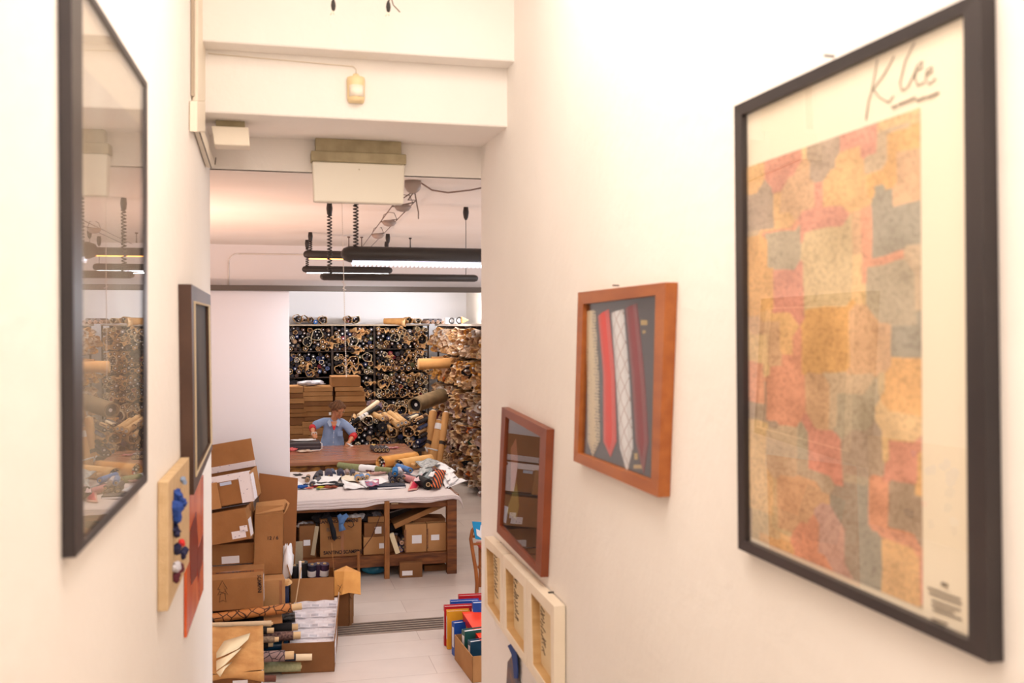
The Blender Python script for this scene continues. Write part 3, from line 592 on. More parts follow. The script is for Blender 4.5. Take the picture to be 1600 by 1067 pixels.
# ---------------------------------------------------------------- cartons
def carton(label, w_, d_, h_, loc, rot=(0, 0, 0), m=card, openf=None, tape=True, labels=(), text=(), name='cardboard_box', group=None, bevel=0.004):
    """origin at the middle of the base, front face towards -y. openf: dict side -> flap angle from upright outwards (deg)"""
    r = thing(name, label, 'box', loc, rot, group)
    t = 0.005
    if openf is None:
        MB().box((0, 0, h_ / 2), (w_, d_, h_)).obj('carton_body', m, r, bevel=bevel)
        if tape: MB().b2((-w_ / 2 - .0005, -.025, h_ - .06), (w_ / 2 + .0005, .025, h_ + .001)).obj('packing_tape', tape_b, r)
        if tape == 2: MB().b2((-.0015, -d_ / 2 - .0012, 0), (.03, d_ / 2, h_ + .001)).obj('packing_tape', tape_b, r)
    else:
        b = MB(); b.b2((-w_ / 2, -d_ / 2, 0), (w_ / 2, d_ / 2, t)); b.b2((-w_ / 2, -d_ / 2, 0), (w_ / 2, -d_ / 2 + t, h_)); b.b2((-w_ / 2, d_ / 2 - t, 0), (w_ / 2, d_ / 2, h_))
        b.b2((-w_ / 2, -d_ / 2, 0), (-w_ / 2 + t, d_ / 2, h_)); b.b2((w_ / 2 - t, -d_ / 2, 0), (w_ / 2, d_ / 2, h_)); b.obj('carton_body', m, r)
        for k, (ang, ln) in openf.items():
            a = math.radians(ang)
            if k in 'fb':
                s = -1 if k == 'f' else 1; e = Vector((0, s * math.sin(a), math.cos(a))) * ln; y = s * (d_ / 2 - t / 2)
                q = [Vector((-w_ / 2 + .004, y, h_)), Vector((w_ / 2 - .004, y, h_)), Vector((w_ / 2 - .008, y, h_)) + e, Vector((-w_ / 2 + .008, y, h_)) + e]
            else:
                s = -1 if k == 'l' else 1; e = Vector((s * math.sin(a), 0, math.cos(a))) * ln; x = s * (w_ / 2 - t / 2)
                q = [Vector((x, -d_ / 2 + .004, h_)), Vector((x, d_ / 2 - .004, h_)), Vector((x, d_ / 2 - .008, h_)) + e, Vector((x, -d_ / 2 + .008, h_)) + e]
            n = (q[1] - q[0]).cross(e); MB().prism(q, n, t * .8).obj('flap', m, r)
    for (f, u, v, lw, lh, *mm) in labels:
        M_ = mm[0] if mm else white_l
        if f == 'f': MB().b2((u - lw / 2, -d_ / 2 - .0022, v - lh / 2), (u + lw / 2, -d_ / 2 - .0008, v + lh / 2)).obj('paper_label', M_, r)
        elif f == 'r': MB().b2((w_ / 2 + .0008, u - lw / 2, v - lh / 2), (w_ / 2 + .0022, u + lw / 2, v + lh / 2)).obj('paper_label', M_, r)
        elif f == 't': MB().b2((u - lw / 2, v - lh / 2, h_ + .0012), (u + lw / 2, v + lh / 2, h_ + .0026)).obj('paper_label', M_, r)
    for (f, body, u, v, size, *ss) in text:
        sx = ss[0] if ss else 1.0
        if f == 'f': text_mesh(body, size, ink, r, (u, -d_ / 2 - .003, v), (math.pi / 2, ss[1] if len(ss) > 1 else 0, 0), sx=sx)
        elif f == 't': text_mesh(body, size, ink, r, (u, v, h_ + .002), (0, 0, 0), sx=sx)
    return r
# printed packing tape look
def print_tape():
    m = mat('printed_white_tape', (226, 222, 226), 0.3, spec=0.6); nt = m.node_tree; b = nt.nodes['Principled BSDF']
    tc = nt.nodes.new('ShaderNodeTexCoord'); br = nt.nodes.new('ShaderNodeTexVoronoi'); br.distance = 'MANHATTAN'; br.inputs['Scale'].default_value = 26
    rp = nt.nodes.new('ShaderNodeValToRGB'); e = rp.color_ramp.elements; e[0].position = .18; e[0].color = (*s2l((120, 118, 150)), 1); e[1].position = .26; e[1].color = (*s2l((228, 224, 230)), 1)
    mp = nt.nodes.new('ShaderNodeMapping'); mp.inputs['Scale'].default_value = (1, 1, 2.2); nt.links.new(tc.outputs['Object'], mp.inputs[0]); nt.links.new(mp.outputs[0], br.inputs['Vector'])
    nt.links.new(br.outputs['Distance'], rp.inputs[0]); nt.links.new(rp.outputs[0], b.inputs['Base Color']); return m
ptape = print_tape()
D = math.radians
LX = -0.80      # hidden left end of the front stack
# lower front: paper covered box
bx = carton('lowest front cardboard box under a sheet of brown paper, in the left corner', 0.72, 0.62, 0.30, (-0.37, 7.36, 0), (0, 0, D(-1.5)), card3, tape=False, labels=(('f', 0.22, 0.22, .10, .07),))
mb = MB().b2((.361, -.31, 0.02), (.363, .1, .28)); mb.obj('packing_tape', ptape, bx)
rr = random.Random(11)
def fold(u, v, amp, fr, ph): return amp * (math.sin(u * fr + ph) * math.cos(v * fr * .8 + ph * 2) + .5 * math.sin((u + v) * fr * 1.9 + ph))
q = [Vector((-.76, 7.80, .44)), Vector((-.005, 7.78, .405)), Vector((-.0, 7.05, .31)), Vector((-.76, 7.02, .32))]
mb = MB().grid(lambda u, v: quadpt(q, u, v) + Vector((0, 0, fold(u, v, .012, 9, 1.2) * (1 - .2 * v))), 16, 16); o = mb.obj('brown_paper', kraft, None, solid=.0015)
mb2 = MB().grid(lambda u, v: lerp(q[3], q[2], u) + Vector((.004 * math.sin(u * 9), -.012 - .01 * math.sin(v * 3), -.055 * v * (1.1 + .5 * math.sin(u * 7)) )), 16, 4)
tag(o, 'crumpled sheet of brown paper draped over the lowest front cardboard box', 'paper')
mb2.obj('hanging_edge', kraft, o, solid=.0015)
for k, (pts, z) in enumerate((([(338, 1020), (350, 1003), (370, 994), (391, 989), (388, 1000), (372, 1012), (350, 1024), (338, 1030)], .405), ([(338, 1034), (356, 1024), (378, 1010), (372, 1020), (352, 1038), (338, 1046)], .39), ([(338, 1052), (350, 1040), (363, 1034), (352, 1046), (344, 1056)], .38))):
    P = [aZ(x, y, z) for x, y in pts]; c = sum(P, Vector()) / len(P); mb = MB(); n_ = len(P)
    vs = [p - c + Vector((0, 0, .008 * math.sin(i * 2.1 + k))) for i, p in enumerate(P)] + [Vector((0, 0, .016))]
    mb.add(vs, [(i, (i + 1) % n_, n_) for i in range(n_)], 0, True)
    tag(mb.obj('tissue_sheet', cream, None, solid=.002, loc=c), ['long cream tissue sheet lying topmost on the brown paper', 'narrow cream tissue strip under the long sheet on the brown paper', 'small cream tissue scrap at the lower corner of the brown paper'][k], 'tissue', 'cream tissue scraps')
# hidden support and main stack
carton('brown cardboard box carrying the stack behind the fabric rolls', 0.78, 0.5, 0.455, (-0.41, 8.46, 0), (0, 0, 0), card3)
bF = carton('wide cardboard box with printed up arrow and SCAMPINI tape in the left stack', 0.84, 0.45, 0.245, (-0.415, 8.225, 0.475), (0, D(-1.0), D(-2)), card, tape=False,
    labels=(('r', -.05, .12, .10, .2, ptape),), text=(('t', 'SCAMPINI', .20, -.03, .042, 1.6),))
MB().b2((-.42, -.055, .2451), (.42, .02, .2462)).obj('packing_tape', tape_b, bF)
text_mesh('SCAMPINI', .04, ink, bF, (.395, -.228, .19), (math.pi / 2, D(90), 0), sx=.8)
# arrow outline on its front
ar = [(-.06, .045), (0, .115), (.06, .045), (.03, .045), (.045, .02), (.07, .0), (.03, .01), (.035, -.03), (.045, -.06), (0, -.045), (-.045, -.06), (-.035, -.03), (-.03, .01), (-.07, 0), (-.045, .02), (-.03, .045), (-.06, .045)]
ax = (aY(350, 930, 8.0).x + .415); mb = MB().tube([Vector((ax + x * .58, -.2265, .125 + z * .95)) for x, z in ar], .0016, 5); mb.tube([(ax - .015, -.2265, .13), (ax + .015, -.2265, .15)], .0016).tube([(ax - .02, -.2265, .15), (ax + .02, -.2265, .13)], .0016)
mb.obj('printed_arrow', ink, bF)
bE = carton('cardboard box with shipping labels on its side, resting on the arrow box', 0.80, 0.32, 0.17, (-0.385, 8.62, 0.722), (0, D(-1.5), D(-2)), card, tape=True,
    labels=(('r', -.05, .09, .06, .12), ('r', .07, .10, .05, .09), ('f', .13, .04, .14, .06)))
MB().b2((.355, -.164, 0), (.39, -.1605, .17)).obj('printed_strip', mat('dark_print_strip', (84, 52, 36), .7, noise=(150, 98, 58), nscale=40), bE)
pD = carton('tilted cardboard box, third from the top of the left stack', 0.50, 0.36, 0.255, (-0.315, 8.46, 0.935), (0, D(-9), D(-9)), card, tape=True,
    labels=(('f', .165, .05, .11, .06, ptape), ('r', -.10, .085, .12, .14, ptape), ('f', .21, .09, .06, .05, ptape)))
pC = carton('open cardboard box with raised lid and printed tape, topmost of the left stack', 0.56, 0.36, 0.235, (-0.315, 8.45, 1.235), (0, D(-9.5), D(-9)), card, openf={'b': (6, .235), 'l': (70, .15)}, tape=True)
MB().b2((-.275, -.183, .195), (.28, -.1805, .24)).b2((-.275, -.18, .236), (.28, -.12, .240)).obj('tape_strip', ptape, pC)
MB().b2((.19, -.19, .0), (.284, -.1835, .215)).b2((.281, -.19, .01), (.290, -.06, .215)).obj('hanging_label', ptape, pC)
MB().b2((-.275, .158, .236), (.275, .175, .285)).obj('lid_tape', ptape, pC)
MB().b2((-.10, -.196, -.01), (.02, -.183, .20)).obj('side_flap', card2, pC)
MB().b2((.04, -.1905, .165), (.13, -.1845, .19)).obj('blue_label', mat('pale_blue_label', (186, 200, 224), .6), pC)
# large sheet leaning on the sliding door
c0, c1, c2, c3 = aY(412, 748, 8.74), aY(465.5, 748, 8.74), aY(460, 905, 8.74), aY(406, 905, 8.74)
Q = [aY(405, 739, 8.80), aY(465.5, 747, 8.80), aY(457, 905, 8.70), aY(400, 905, 8.70)]
Q[2].z = Q[3].z = 0.0; Q[2] = Vector((.235, 8.62, 0)); Q[3] = Vector((-.06, 8.62, 0))
c = Q[3].copy(); tag(MB().prism([p - c for p in Q], (0, -1, 0), .008).obj('cardboard_sheet', mat('cardboard_sheet', (152, 100, 60), .85, noise=(140, 92, 56), nscale=2, spec=.15), None, loc=c), 'large plain sheet of brown cardboard leaning against the sliding door', 'cardboard')
# tall narrow open box
tb = carton('tall narrow cardboard box with folded open top behind the left stack', 0.235, 0.17, 0.50, (0.032, 8.50, 0.635), (0, D(1.5), D(3)), card, openf={'b': (-70, .09), 'r': (20, .08), 'f': (-30, .07)}, tape=False)
MB().prism([(-.117, -.085, .50), (.117, -.085, .53), (.13, .0, .60), (-.10, .02, .575)], (0, 0.3, 1), .005).obj('top_flap', card2, tb)
MB().prism([(.118, -.085, .50), (.15, -.02, .53), (.165, .0, .57), (.13, .02, .60)], (1, 0, 0), .004).obj('corner_flap', card2, tb)
MB().b2((.1185, -.05, .0), (.1197, -.02, .5)).obj('packing_tape', tape_b, tb)
text_mesh('12 / 6', .04, ink, tb, (.03, -.0865, .30), (math.pi / 2, 0, 0))
carton('cardboard box with crossing shiny tape beside the arrow box', 0.17, 0.30, 0.61, (0.075, 8.40, 0.02), (0, 0, D(4)), card2, tape=False, labels=(('r', -.05, .48, .05, .22, ptape), ('f', .05, .5, .02, .2, tape_b)))
# tissue and blue bag
def cloth_lump(name, label, cat, c, rad, m, seed=0, squash=(1, 1, 1), n=12, amp=.3, group=None, parent=None):
    rr = random.Random(seed); mb = MB(); ph = [rr.uniform(0, 6) for _ in range(6)]
    def fn(u, v):
        th = v * math.pi; p = u * 2 * math.pi
        k = 1 + amp * (math.sin(3 * p + ph[0]) * math.sin(2 * th + ph[1]) * .6 + .5 * math.sin(5 * p + ph[2] + 3 * th) * math.sin(th) + .3 * math.sin(9 * p + ph[3]) * math.sin(th))
        return Vector((rad * squash[0] * k * math.sin(th) * math.cos(p), rad * squash[1] * k * math.sin(th) * math.sin(p), rad * squash[2] * (1 + math.cos(th)) * k))
    mb.grid(fn, n * 2, n); o = mb.obj(name, m, parent, loc=c)
    if label: tag(o, label, cat, group)
    return o
p = aY(447, 905, 8.5); cloth_lump('tissue_paper', 'crumpled white tissue paper sticking up beside the tall narrow box', 'tissue', (p.x, 8.52, .545), .055, white_p, 2, (1.0, .8, 2.6), amp=.35)
p = aY(440, 945, 8.35); bb = thing('carrier_bag', 'dark blue glossy carrier bag standing between the stack and the open box', 'bag', (p.x, 8.42, 0))
MB().add([(-.055, -.09, 0), (.055, -.09, 0), (.055, .09, 0), (-.055, .09, 0), (-.06, -.09, .53), (.06, -.09, .56), (.06, .05, .56), (-.06, .05, .53), (0, -.07, .3), (0, .07, .3)], [(0, 1, 5, 4), (1, 2, 6, 5), (2, 3, 7, 6), (3, 0, 4, 7), (0, 3, 2, 1)]).obj('bag_body', mat('blue_plastic', (26, 44, 84), .25, noise=(16, 28, 60), nscale=6, spec=.6, bump=.4, bscale=8), bb)
MB().add([(-.065, -.1, .53), (.07, -.1, .56), (.075, .06, .57), (-.06, .06, .55), (.0, -.02, .60)], [(0, 1, 4), (1, 2, 4), (2, 3, 4), (3, 0, 4)]).obj('white_lining', white_p, bb)
MB().prism([(-.03, -.11, .585), (.06, -.115, .60), (.085, -.1, .575), (.05, -.12, .56)], (0, 1, 0), .08).obj('paper_scrap', kraft_l, bb)
# ---------------------------------------------------------------- rolls lying left of the open box (axes along X, ends to the right)
core_m = mat('cardboard_tube', (214, 184, 140), .7); core_w = mat('white_tube', (232, 228, 226), .6); hole_m = mat('tube_hole_shade', (60, 44, 34), .9)
def roll(label, p0, p1, rad, m, core=.4, ext=0.0, cm=None, name='fabric_roll', group=None, cat='fabric roll', n=18, parent=None, hollow=True):
    """p0 = near / visible end. core tube sticks out by ext beyond p0"""
    p0 = Vector(p0); p1 = Vector(p1); d = (p1 - p0).normalized(); L = (p1 - p0).length
    q = d.to_track_quat('Z', 'Y').to_euler()
    mb = MB().cyl((0, 0, 0), (0, 0, L), rad, n=n, hole=rad * core)
    o = mb.obj(name, m, parent, loc=p0, rot=q)
    c = MB().cyl((0, 0, -ext - .002), (0, 0, L + .002), rad * core * .99, n=n, hole=rad * core * (.72 if hollow else .1)); c.obj('core_tube', cm or core_m, o)
    if label: tag(o, label, cat, group)
    return o
def veinmat(name, base, line, scale=14):
    m = mat(name, base, .6); nt = m.node_tree; b = nt.nodes['Principled BSDF']; tc = nt.nodes.new('ShaderNodeTexCoord')
    v = nt.nodes.new('ShaderNodeTexVoronoi'); v.feature = 'DISTANCE_TO_EDGE'; v.inputs['Scale'].default_value = scale; rp = nt.nodes.new('ShaderNodeValToRGB'); e = rp.color_ramp.elements
    e[0].position = .03; e[0].color = (*s2l(line), 1); e[1].position = .07; e[1].color = (*s2l(base), 1)
    nt.links.new(tc.outputs['Object'], v.inputs['Vector']); nt.links.new(v.outputs['Distance'], rp.inputs[0]); nt.links.new(rp.outputs[0], b.inputs['Base Color']); return m
G = 'fabric rolls lying beside the open box'
def rollx(label, x0, y0, x1, y1, Y, radpx, m, core=.5, ext=0.0, cm=None, dY=0.0):
    a = aY(x1, y1, Y); b_ = aY(x0, y0, Y + dY); b_ = a + (b_ - a).normalized() * 0.95
    return roll(label, a, b_, radpx * Y / F, m, core, ext, cm, group=G)
rollx('brown patterned roll with dark vein lines, longest and uppermost beside the open box', 340, 965, 456, 949, 7.98, 7.2, veinmat('vein_brown', (186, 122, 66), (62, 34, 22)), .72, .075, core_m)
rollx('black shiny plastic wrapped roll under the brown patterned roll', 340, 979, 461, 964, 8.1, 8.2, mat('black_wrap', (18, 20, 24), .25, bump=.5, bscale=30, spec=.6), .4, 0.0)
rollx('pale beige fabric roll below the black wrapped roll', 340, 977, 424, 974, 7.86, 4.4, mat('beige_fabric', (206, 182, 148), .8, bump=.2), .5, .01)
rollx('black roll with a short bare tube end under the pale beige roll', 350, 986, 417, 985, 7.84, 5.6, mat('black_fabric', (24, 22, 24), .8), .75, .05)
rollx('thick black roll end beside the plastic wrapped parcels', 380, 984, 456, 980, 8.0, 7.2, mat('black_fabric', (24, 22, 24), .8), .72, .045)
rollx('brown speckled roll with a pale tube end and white rim', 380, 996, 458, 993, 7.92, 7.0, mat('speckle_fabric', (128, 98, 88), .8, noise=(66, 44, 46), nscale=60), .82, .055, core_m)
rollx('thin grey beige roll above the black short roll', 360, 1001, 429, 999, 7.80, 4.8, mat('greige_fabric', (160, 138, 112), .8, noise=(120, 100, 84), nscale=50), .78, .03)
rollx('black roll with small pale core below the grey beige roll', 360, 1009, 419, 1007, 7.84, 5.6, mat('black_fabric', (24, 22, 24), .8), .62, .035)
rollx('teal blue shiny roll behind the paisley roll', 380, 1011, 450, 1008, 7.98, 7.2, mat('teal_fabric', (20, 88, 122), .35, noise=(14, 60, 96), nscale=14, spec=.5), .4, 0.006, core_w)
rollx('paisley patterned grey roll with a wide bare tube end', 360, 1029, 445, 1024, 7.66, 8.2, veinmat('vein_grey', (150, 124, 120), (48, 36, 44), 18), .74, .065)
rollx('dark blue roll with black dotted end under the paisley roll', 380, 1033, 459, 1027, 7.90, 8.6, mat('blue_fabric', (22, 66, 120), .45, noise=(18, 40, 84), nscale=10), .55, .0)
rollx('roll with a long bare cream tube end in front of the low open box', 380, 1029, 462, 1027, 7.78, 5.6, mat('navy_dark_fabric', (28, 30, 48), .7), .92, .12, mat('cream_tube', (232, 214, 180), .6))
rollx('pale green dotted roll lying lowest on the floor', 400, 1043, 470, 1041, 7.83, 7.6, mat('pale_green_fabric', (186, 184, 140), .6, noise=(164, 166, 124), nscale=70, spec=.4), .5, .005)
rollx('brown roll end standing behind the paper covered box', 380, 1060, 431, 1060, 7.45, 5.0, mat('brown_fabric', (104, 62, 48), .8), .5, .0)
MB_ = MB().b2((-.05, -.12, 0), (.09, .12, .005)); o = MB_.obj('cardboard_flap', card, None, loc=(.05, 8.0, .40), rot=(D(12), D(-4), 0)); tag(o, 'small cardboard flap lying among the fabric rolls', 'cardboard')
# low open box with plastic wrapped parcels
hb = carton('low open cardboard box holding printed plastic parcels', 0.40, 0.82, 0.235, (0.375, 8.22, 0), (0, 0, D(-6)), card3, openf={'f': (178, .02)}, tape=False)
MB().prism([(.2, -.41, .235), (.2, .36, .235), (.215, .36, .42), (.21, -.05, .36)], (1, 0, 0), .005).obj('side_wall', card, hb)
MB().prism([(.195, -.40, .236), (.207, -.05, .355), (.213, .36, .415), (.198, .36, .33), (.19, -.1, .25)], (-1, 0, 0), .003).obj('printed_tape', ptape, hb)
mb = MB(); 
pm = mat('printed_parcel_plastic', (222, 220, 226), .3, spec=.6, bump=.4, bscale=10); nt = pm.node_tree; b = nt.nodes['Principled BSDF']
tc = nt.nodes.new('ShaderNodeTexCoord'); v = nt.nodes.new('ShaderNodeTexBrick'); v.inputs['Scale'].default_value = 1; v.inputs['Brick Width'].default_value = .07; v.inputs['Row Height'].default_value = .035; v.inputs['Mortar Size'].default_value = .006
v.inputs['Color1'].default_value = (*s2l((226, 224, 230)), 1); v.inputs['Color2'].default_value = (*s2l((96, 92, 112)), 1); v.inputs['Mortar'].default_value = (*s2l((216, 212, 218)), 1); v.inputs['Bias'].default_value = -.4
nt.links.new(tc.outputs['Object'], v.inputs['Vector']); nt.links.new(v.outputs['Color'], b.inputs['Base Color'])
for k in range(5):
    y = 7.93 + k * .125; z = .19 + k * .045
    mb = MB().grid(lambda u, v: Vector(((u - .5) * .355, (v - .5) * .14, .018 * math.sin(v * math.pi) + .004 * math.sin(u * 14 + k * 2 + v * 5))), 18, 8)
    mb.b2((-.175, -.065, -.14), (.175, .065, .002))
    o = mb.obj('wrapped_parcel', pm, None, loc=(.375 + .012 * k, y, z), rot=(D(14), 0, D(-6)))
    tag(o, ['frontmost printed plastic parcel in the low open box', 'second printed plastic parcel from the front in the low open box', 'middle printed plastic parcel in the low open box', 'fourth printed plastic parcel from the front in the low open box', 'rearmost printed plastic parcel in the low open box'][k], 'parcel', 'printed plastic parcels')
# open box with dark rolls behind it
ob = carton('open cardboard box with dark and purple fabric rolls behind the low box', 0.36, 0.34, 0.40, (0.405, 8.60, 0.18), (0, 0, D(-3)), card, openf={'r': (-4, .22), 'l': (14, .12)}, tape=False)
carton('brown cardboard box under the open box of dark rolls', 0.38, 0.30, 0.175, (0.40, 8.81, 0), (0, 0, 0), card3)
vd = [('black roll standing leftmost in the open box', .255, (26, 24, 28), .034), ('thick black roll standing second in the open box', .325, (22, 22, 26), .042), ('navy fabric roll with white band in the middle of the open box', .40, (34, 34, 60), .036), ('dark purple roll leaning in the open box behind the others', .455, (54, 34, 62), .038), ('purple roll with white paper band, rightmost in the open box', .505, (62, 40, 70), .040)]
for k, (lab, x, c_, ra) in enumerate(vd):
    o = roll(lab, (x, 8.57 + .02 * (k % 2), .66 + .02 * (k == 1)), (x - .012 * k + .02, 8.66, .22), ra, mat('vert_roll_%d' % k, c_, .6), .35, .004, group='dark rolls standing in the open box')
    if k in (2, 4): MB().cyl((0, 0, .05), (0, 0, .10), ra * 1.05, n=16).obj('paper_band', white_p, o)
tag(MB().cyl((0, 0, 0), (0, .02, .5), .012, n=10).obj('cardboard_tube', white_p, None, loc=(.30, 8.53, .2)), 'thin white tube standing between the black rolls in the open box', 'tube')
tag(MB().b2((-.055, -.006, 0), (.055, .006, .62)).obj('board', mat('greige_board', (176, 160, 132), .7, noise=(160, 144, 118), nscale=30, stretch=(20, 1, 1)), None, bevel=.002, loc=(aY(463, 860, 8.88).x + .0, 8.84, .18), rot=(D(-2), 0, 0)), 'beige ribbed board standing upright behind the open box', 'board')
tag(MB().b2((-.004, -.004, 0), (.004, .004, .46)).obj('wooden_stick', mat('pale_wood', (216, 188, 148), .7), None, loc=(aY(457, 945, 8.3).x, 8.33, .245), rot=(0, D(9), 0)), 'thin pale wooden stick leaning left of the open box', 'stick')
tag(MB().prism([(-.03, 0, 0), (.02, 0, 0), (.04, 0.03, .42), (.02, .03, .46)], (0, 1, 0), .004).obj('white_sheet', white_p, None, loc=(aY(452, 905, 8.66).x, 8.66, .30)), 'white paper sheet standing left of the ribbed board', 'paper')
# box with mustard paper
kb = carton('brown cardboard box under mustard paper on the floor by the sliding track', 0.17, 0.34, 0.30, (0.69, 9.10, 0), (0, 0, D(-12)), card3, openf={'r': (150, .06)}, tape=False)
MB().prism([(.087, -.15, .0), (.105, -.06, .0), (.10, -.02, .29), (.087, -.17, .30)], (1, 0, 0), .006).obj('torn_corner', card3, kb)
Q = [aY(520, 893, 9.02), aY(541, 884, 9.10), aY(563, 894, 9.06), aY(563.5, 929, 8.86), aY(545, 926, 8.84), aY(522, 931, 8.86)]
c = sum(Q, Vector()) / 6; mb = MB(); vs = [p - c for p in Q] + [aY(538, 893, 8.97) - c, aY(535, 929, 8.82) - c]
mb.add(vs, [(0, 1, 6), (1, 2, 6), (6, 2, 3, 4), (6, 4, 7), (0, 6, 7, 5)]); o = tag(mb.obj('envelope', mustard, None, solid=.004, loc=c), 'creased mustard paper sheet folded over the brown box on the floor', 'paper')
MB().tube([aY(528, 914, 8.84) - c, aY(532, 918, 8.835) - c, aY(529, 923, 8.825) - c, aY(533, 927, 8.815) - c], .002, 4).tube([aY(534, 913, 8.84) - c, aY(530, 921, 8.83) - c], .002, 4).obj('ink_marks', ink, o)
# ---------------------------------------------------------------- chair, binders, carton on the right
ch = thing('wooden_chair', 'orange brown wooden ladder back chair at the right edge of the opening', 'chair', (2.22, 9.72, 0))
cw = mat('chair_wood', (164, 96, 40), .35, noise=(142, 78, 30), nscale=5, spec=.5)
def px3(x, y, Y): return aY(x, y, Y) - Vector((2.22, 9.72, 0))
sl = [px3(746, 820, 9.6), px3(738, 828, 9.6), px3(735.5, 842, 9.6), px3(739, 864, 9.58), px3(743.5, 890, 9.56), px3(745.5, 912, 9.55), px3(744, 940, 9.55)]; sl.append(Vector((sl[-1].x - .01, sl[-1].y, 0)))
MB().tube(sl, [.014, .017, .018, .018, .019, .020, .019, .016], 10).obj('back_post', cw, ch)
sr = [Vector((.19 + (.0 - p.x - .19) * 0 + (-p.x) - .19 + .18, p.y, p.z)) for p in sl]
MB().tube(sr, [.014, .017, .018, .018, .019, .020, .019, .016], 10).obj('back_post', cw, ch)
MB().tube([sl[0], lerp(sl[0], sr[0], .5) + Vector((0, 0, .02)), sr[0]], .015, 8).obj('top_rail', cw, ch)
for z in (.70, .60, .525):
    xs_ = min(sl, key=lambda p: abs(p.z - z)); xr = min(sr, key=lambda p: abs(p.z - z)); MB().b2((xs_.x, xs_.y - .008, z - .012), (xr.x, xs_.y + .008, z + .012)).obj('back_slat', cw, ch)
MB().b2((-.10, -.10, .43), (.30, .28, .46)).obj('seat', mat('red_seat', (178, 52, 34), .6), ch, bevel=.01)
for x in (-.06, .26): MB().cyl((x, .24, 0), (x, .24, .43), .016, .02).obj('leg', cw, ch)
MB().b2((-.09, -.15, .2), (-.07, .24, .22)).b2((.23, -.15, .2), (.25, .24, .22)).obj('stretcher', cw, ch)
fo = [aY(738, 815, 9.57), aY(768, 817, 9.57), aY(768, 845, 9.57), aY(743, 842, 9.57)]; c = sum(fo, Vector()) / 4
o = tag(MB().prism([p - c for p in fo], (0, 1, 0), .02).obj('folder', mat('cyan_card', (20, 144, 200), .5), None, loc=c), 'bright cyan folder with white shape hanging on the chair back', 'folder')
MB().prism([aY(x, y, 9.567) - c for x, y in ((744, 826), (750, 829), (751, 820), (768, 819), (768, 842), (752, 841), (745, 836))], (0, 1, 0), .002).obj('white_print', white_p, o)
def binder(label, p, w_, d_, h_, rz, m, spine=True, rx=0):
    r = thing('ring_binder', label, 'binder', p, (rx, 0, rz), 'office binders on the floor')
    for y in (-d_ / 2, d_ / 2): MB().b2((-w_ / 2, y - .002, 0), (w_ / 2, y + .002, h_)).obj('cover', m, r)
    MB().b2((-w_ / 2, -d_ / 2, 0), (-w_ / 2 + .004, d_ / 2, h_)).obj('spine', m, r)
    MB().b2((-w_ / 2 + .01, -d_ / 2 + .006, .008), (w_ / 2 - .01, d_ / 2 - .006, h_ - .012)).obj('pages', white_p, r)
    if spine: MB().b2((-w_ / 2 - .0015, -d_ / 2 + .012, h_ * .25), (-w_ / 2, d_ / 2 - .012, h_ * .85)).obj('spine_label', white_l, r)
    return r
yb = mat('yellow_binder', (226, 158, 34), .45); rb = mat('red_binder', (186, 24, 34), .4); bb_ = mat('blue_binder', (26, 78, 168), .4); gb = mat('green_binder', (34, 84, 78), .4); orr = mat('orange_red_card', (232, 62, 28), .45)
binder('yellow binder standing at the front of the row on the floor', (1.572, 8.12, .002), .19, .055, .315, D(-3), yb)
binder('red binder standing behind the yellow binder', (1.60, 8.21, .002), .26, .06, .33, D(-4), rb)
binder('blue binder standing behind the red binder', (1.67, 8.33, .002), .25, .06, .335, D(-4), bb_)
binder('dark red binder farthest back in the floor row', (1.78, 8.45, .002), .28, .06, .345, D(-4), rb)
binder('bright blue binder standing right of the yellow binder', (1.80, 8.02, .002), .25, .07, .40, D(-4), bb_)
cb = carton('tan cardboard box holding binders at the right edge of the opening', 0.42, 0.56, 0.20, (1.715, 7.58, 0), (0, 0, D(3)), card2, openf={'l': (178, .06)}, tape=False)
binder('dark green binder standing under the orange red folder', (1.66, 7.70, .012), .27, .07, .27, D(10), gb)
binder('teal binder standing in the cardboard box in front of the green one', (1.68, 7.54, .012), .28, .06, .235, D(10), mat('teal_binder', (20, 62, 88), .4))
binder('white spined blue binder leaning left of the cardboard box', (1.545, 7.95, .002), .10, .06, .27, D(10), bb_)
P = [aY(722, 957, 8.0), aY(772, 955, 8.0), aY(778, 1030, 7.50), aY(752, 1003, 7.52)]; c = sum(P, Vector()) / 4
o = tag(MB().prism([p - c for p in P], (0, 0, 1), .006).obj('document_folder', orr, None, loc=c), 'orange red folder lid lying open over the green binder', 'folder')
MB().prism([p - c for p in (P[0], aY(724, 972, 7.98), aY(752, 1009, 7.52), P[3])], (1, 0, 0), .004).obj('side_flap', rb, o)
# ---------------------------------------------------------------- front work table under a white cloth
T1Z = 0.855
wood_p = mat('post_wood', (158, 104, 54), .5, noise=(132, 80, 38), nscale=5, stretch=(6, 6, 1))
t1 = thing('work_table', 'long worn wooden work table under a white cloth with a shelf full of boxes', 'table', (0.75, 11.6, 0)); ox, oy = 0.75, 11.6
def tb_(a, b_, nm, m=wood_d, parent=t1, bev=.004, o_=(ox, oy)):
    return MB().b2((a[0] - o_[0], a[1] - o_[1], a[2]), (b_[0] - o_[0], b_[1] - o_[1], b_[2])).obj(nm, m, parent, bevel=bev)
tb_((-.55, 10.58, T1Z - .04), (2.06, 12.58, T1Z), 'tabletop')
tb_((1.925, 10.55, 0), (2.03, 10.65, T1Z - .04), 'leg'); tb_((1.93, 12.45, 0), (2.03, 12.55, T1Z - .04), 'leg'); tb_((-.5, 10.58, 0), (-.41, 10.67, T1Z - .04), 'leg'); tb_((-.5, 12.45, 0), (-.41, 12.55, T1Z - .04), 'leg')
tb_((1.243, 10.50, 0), (1.297, 10.56, T1Z - .03), 'centre_post', wood_p)
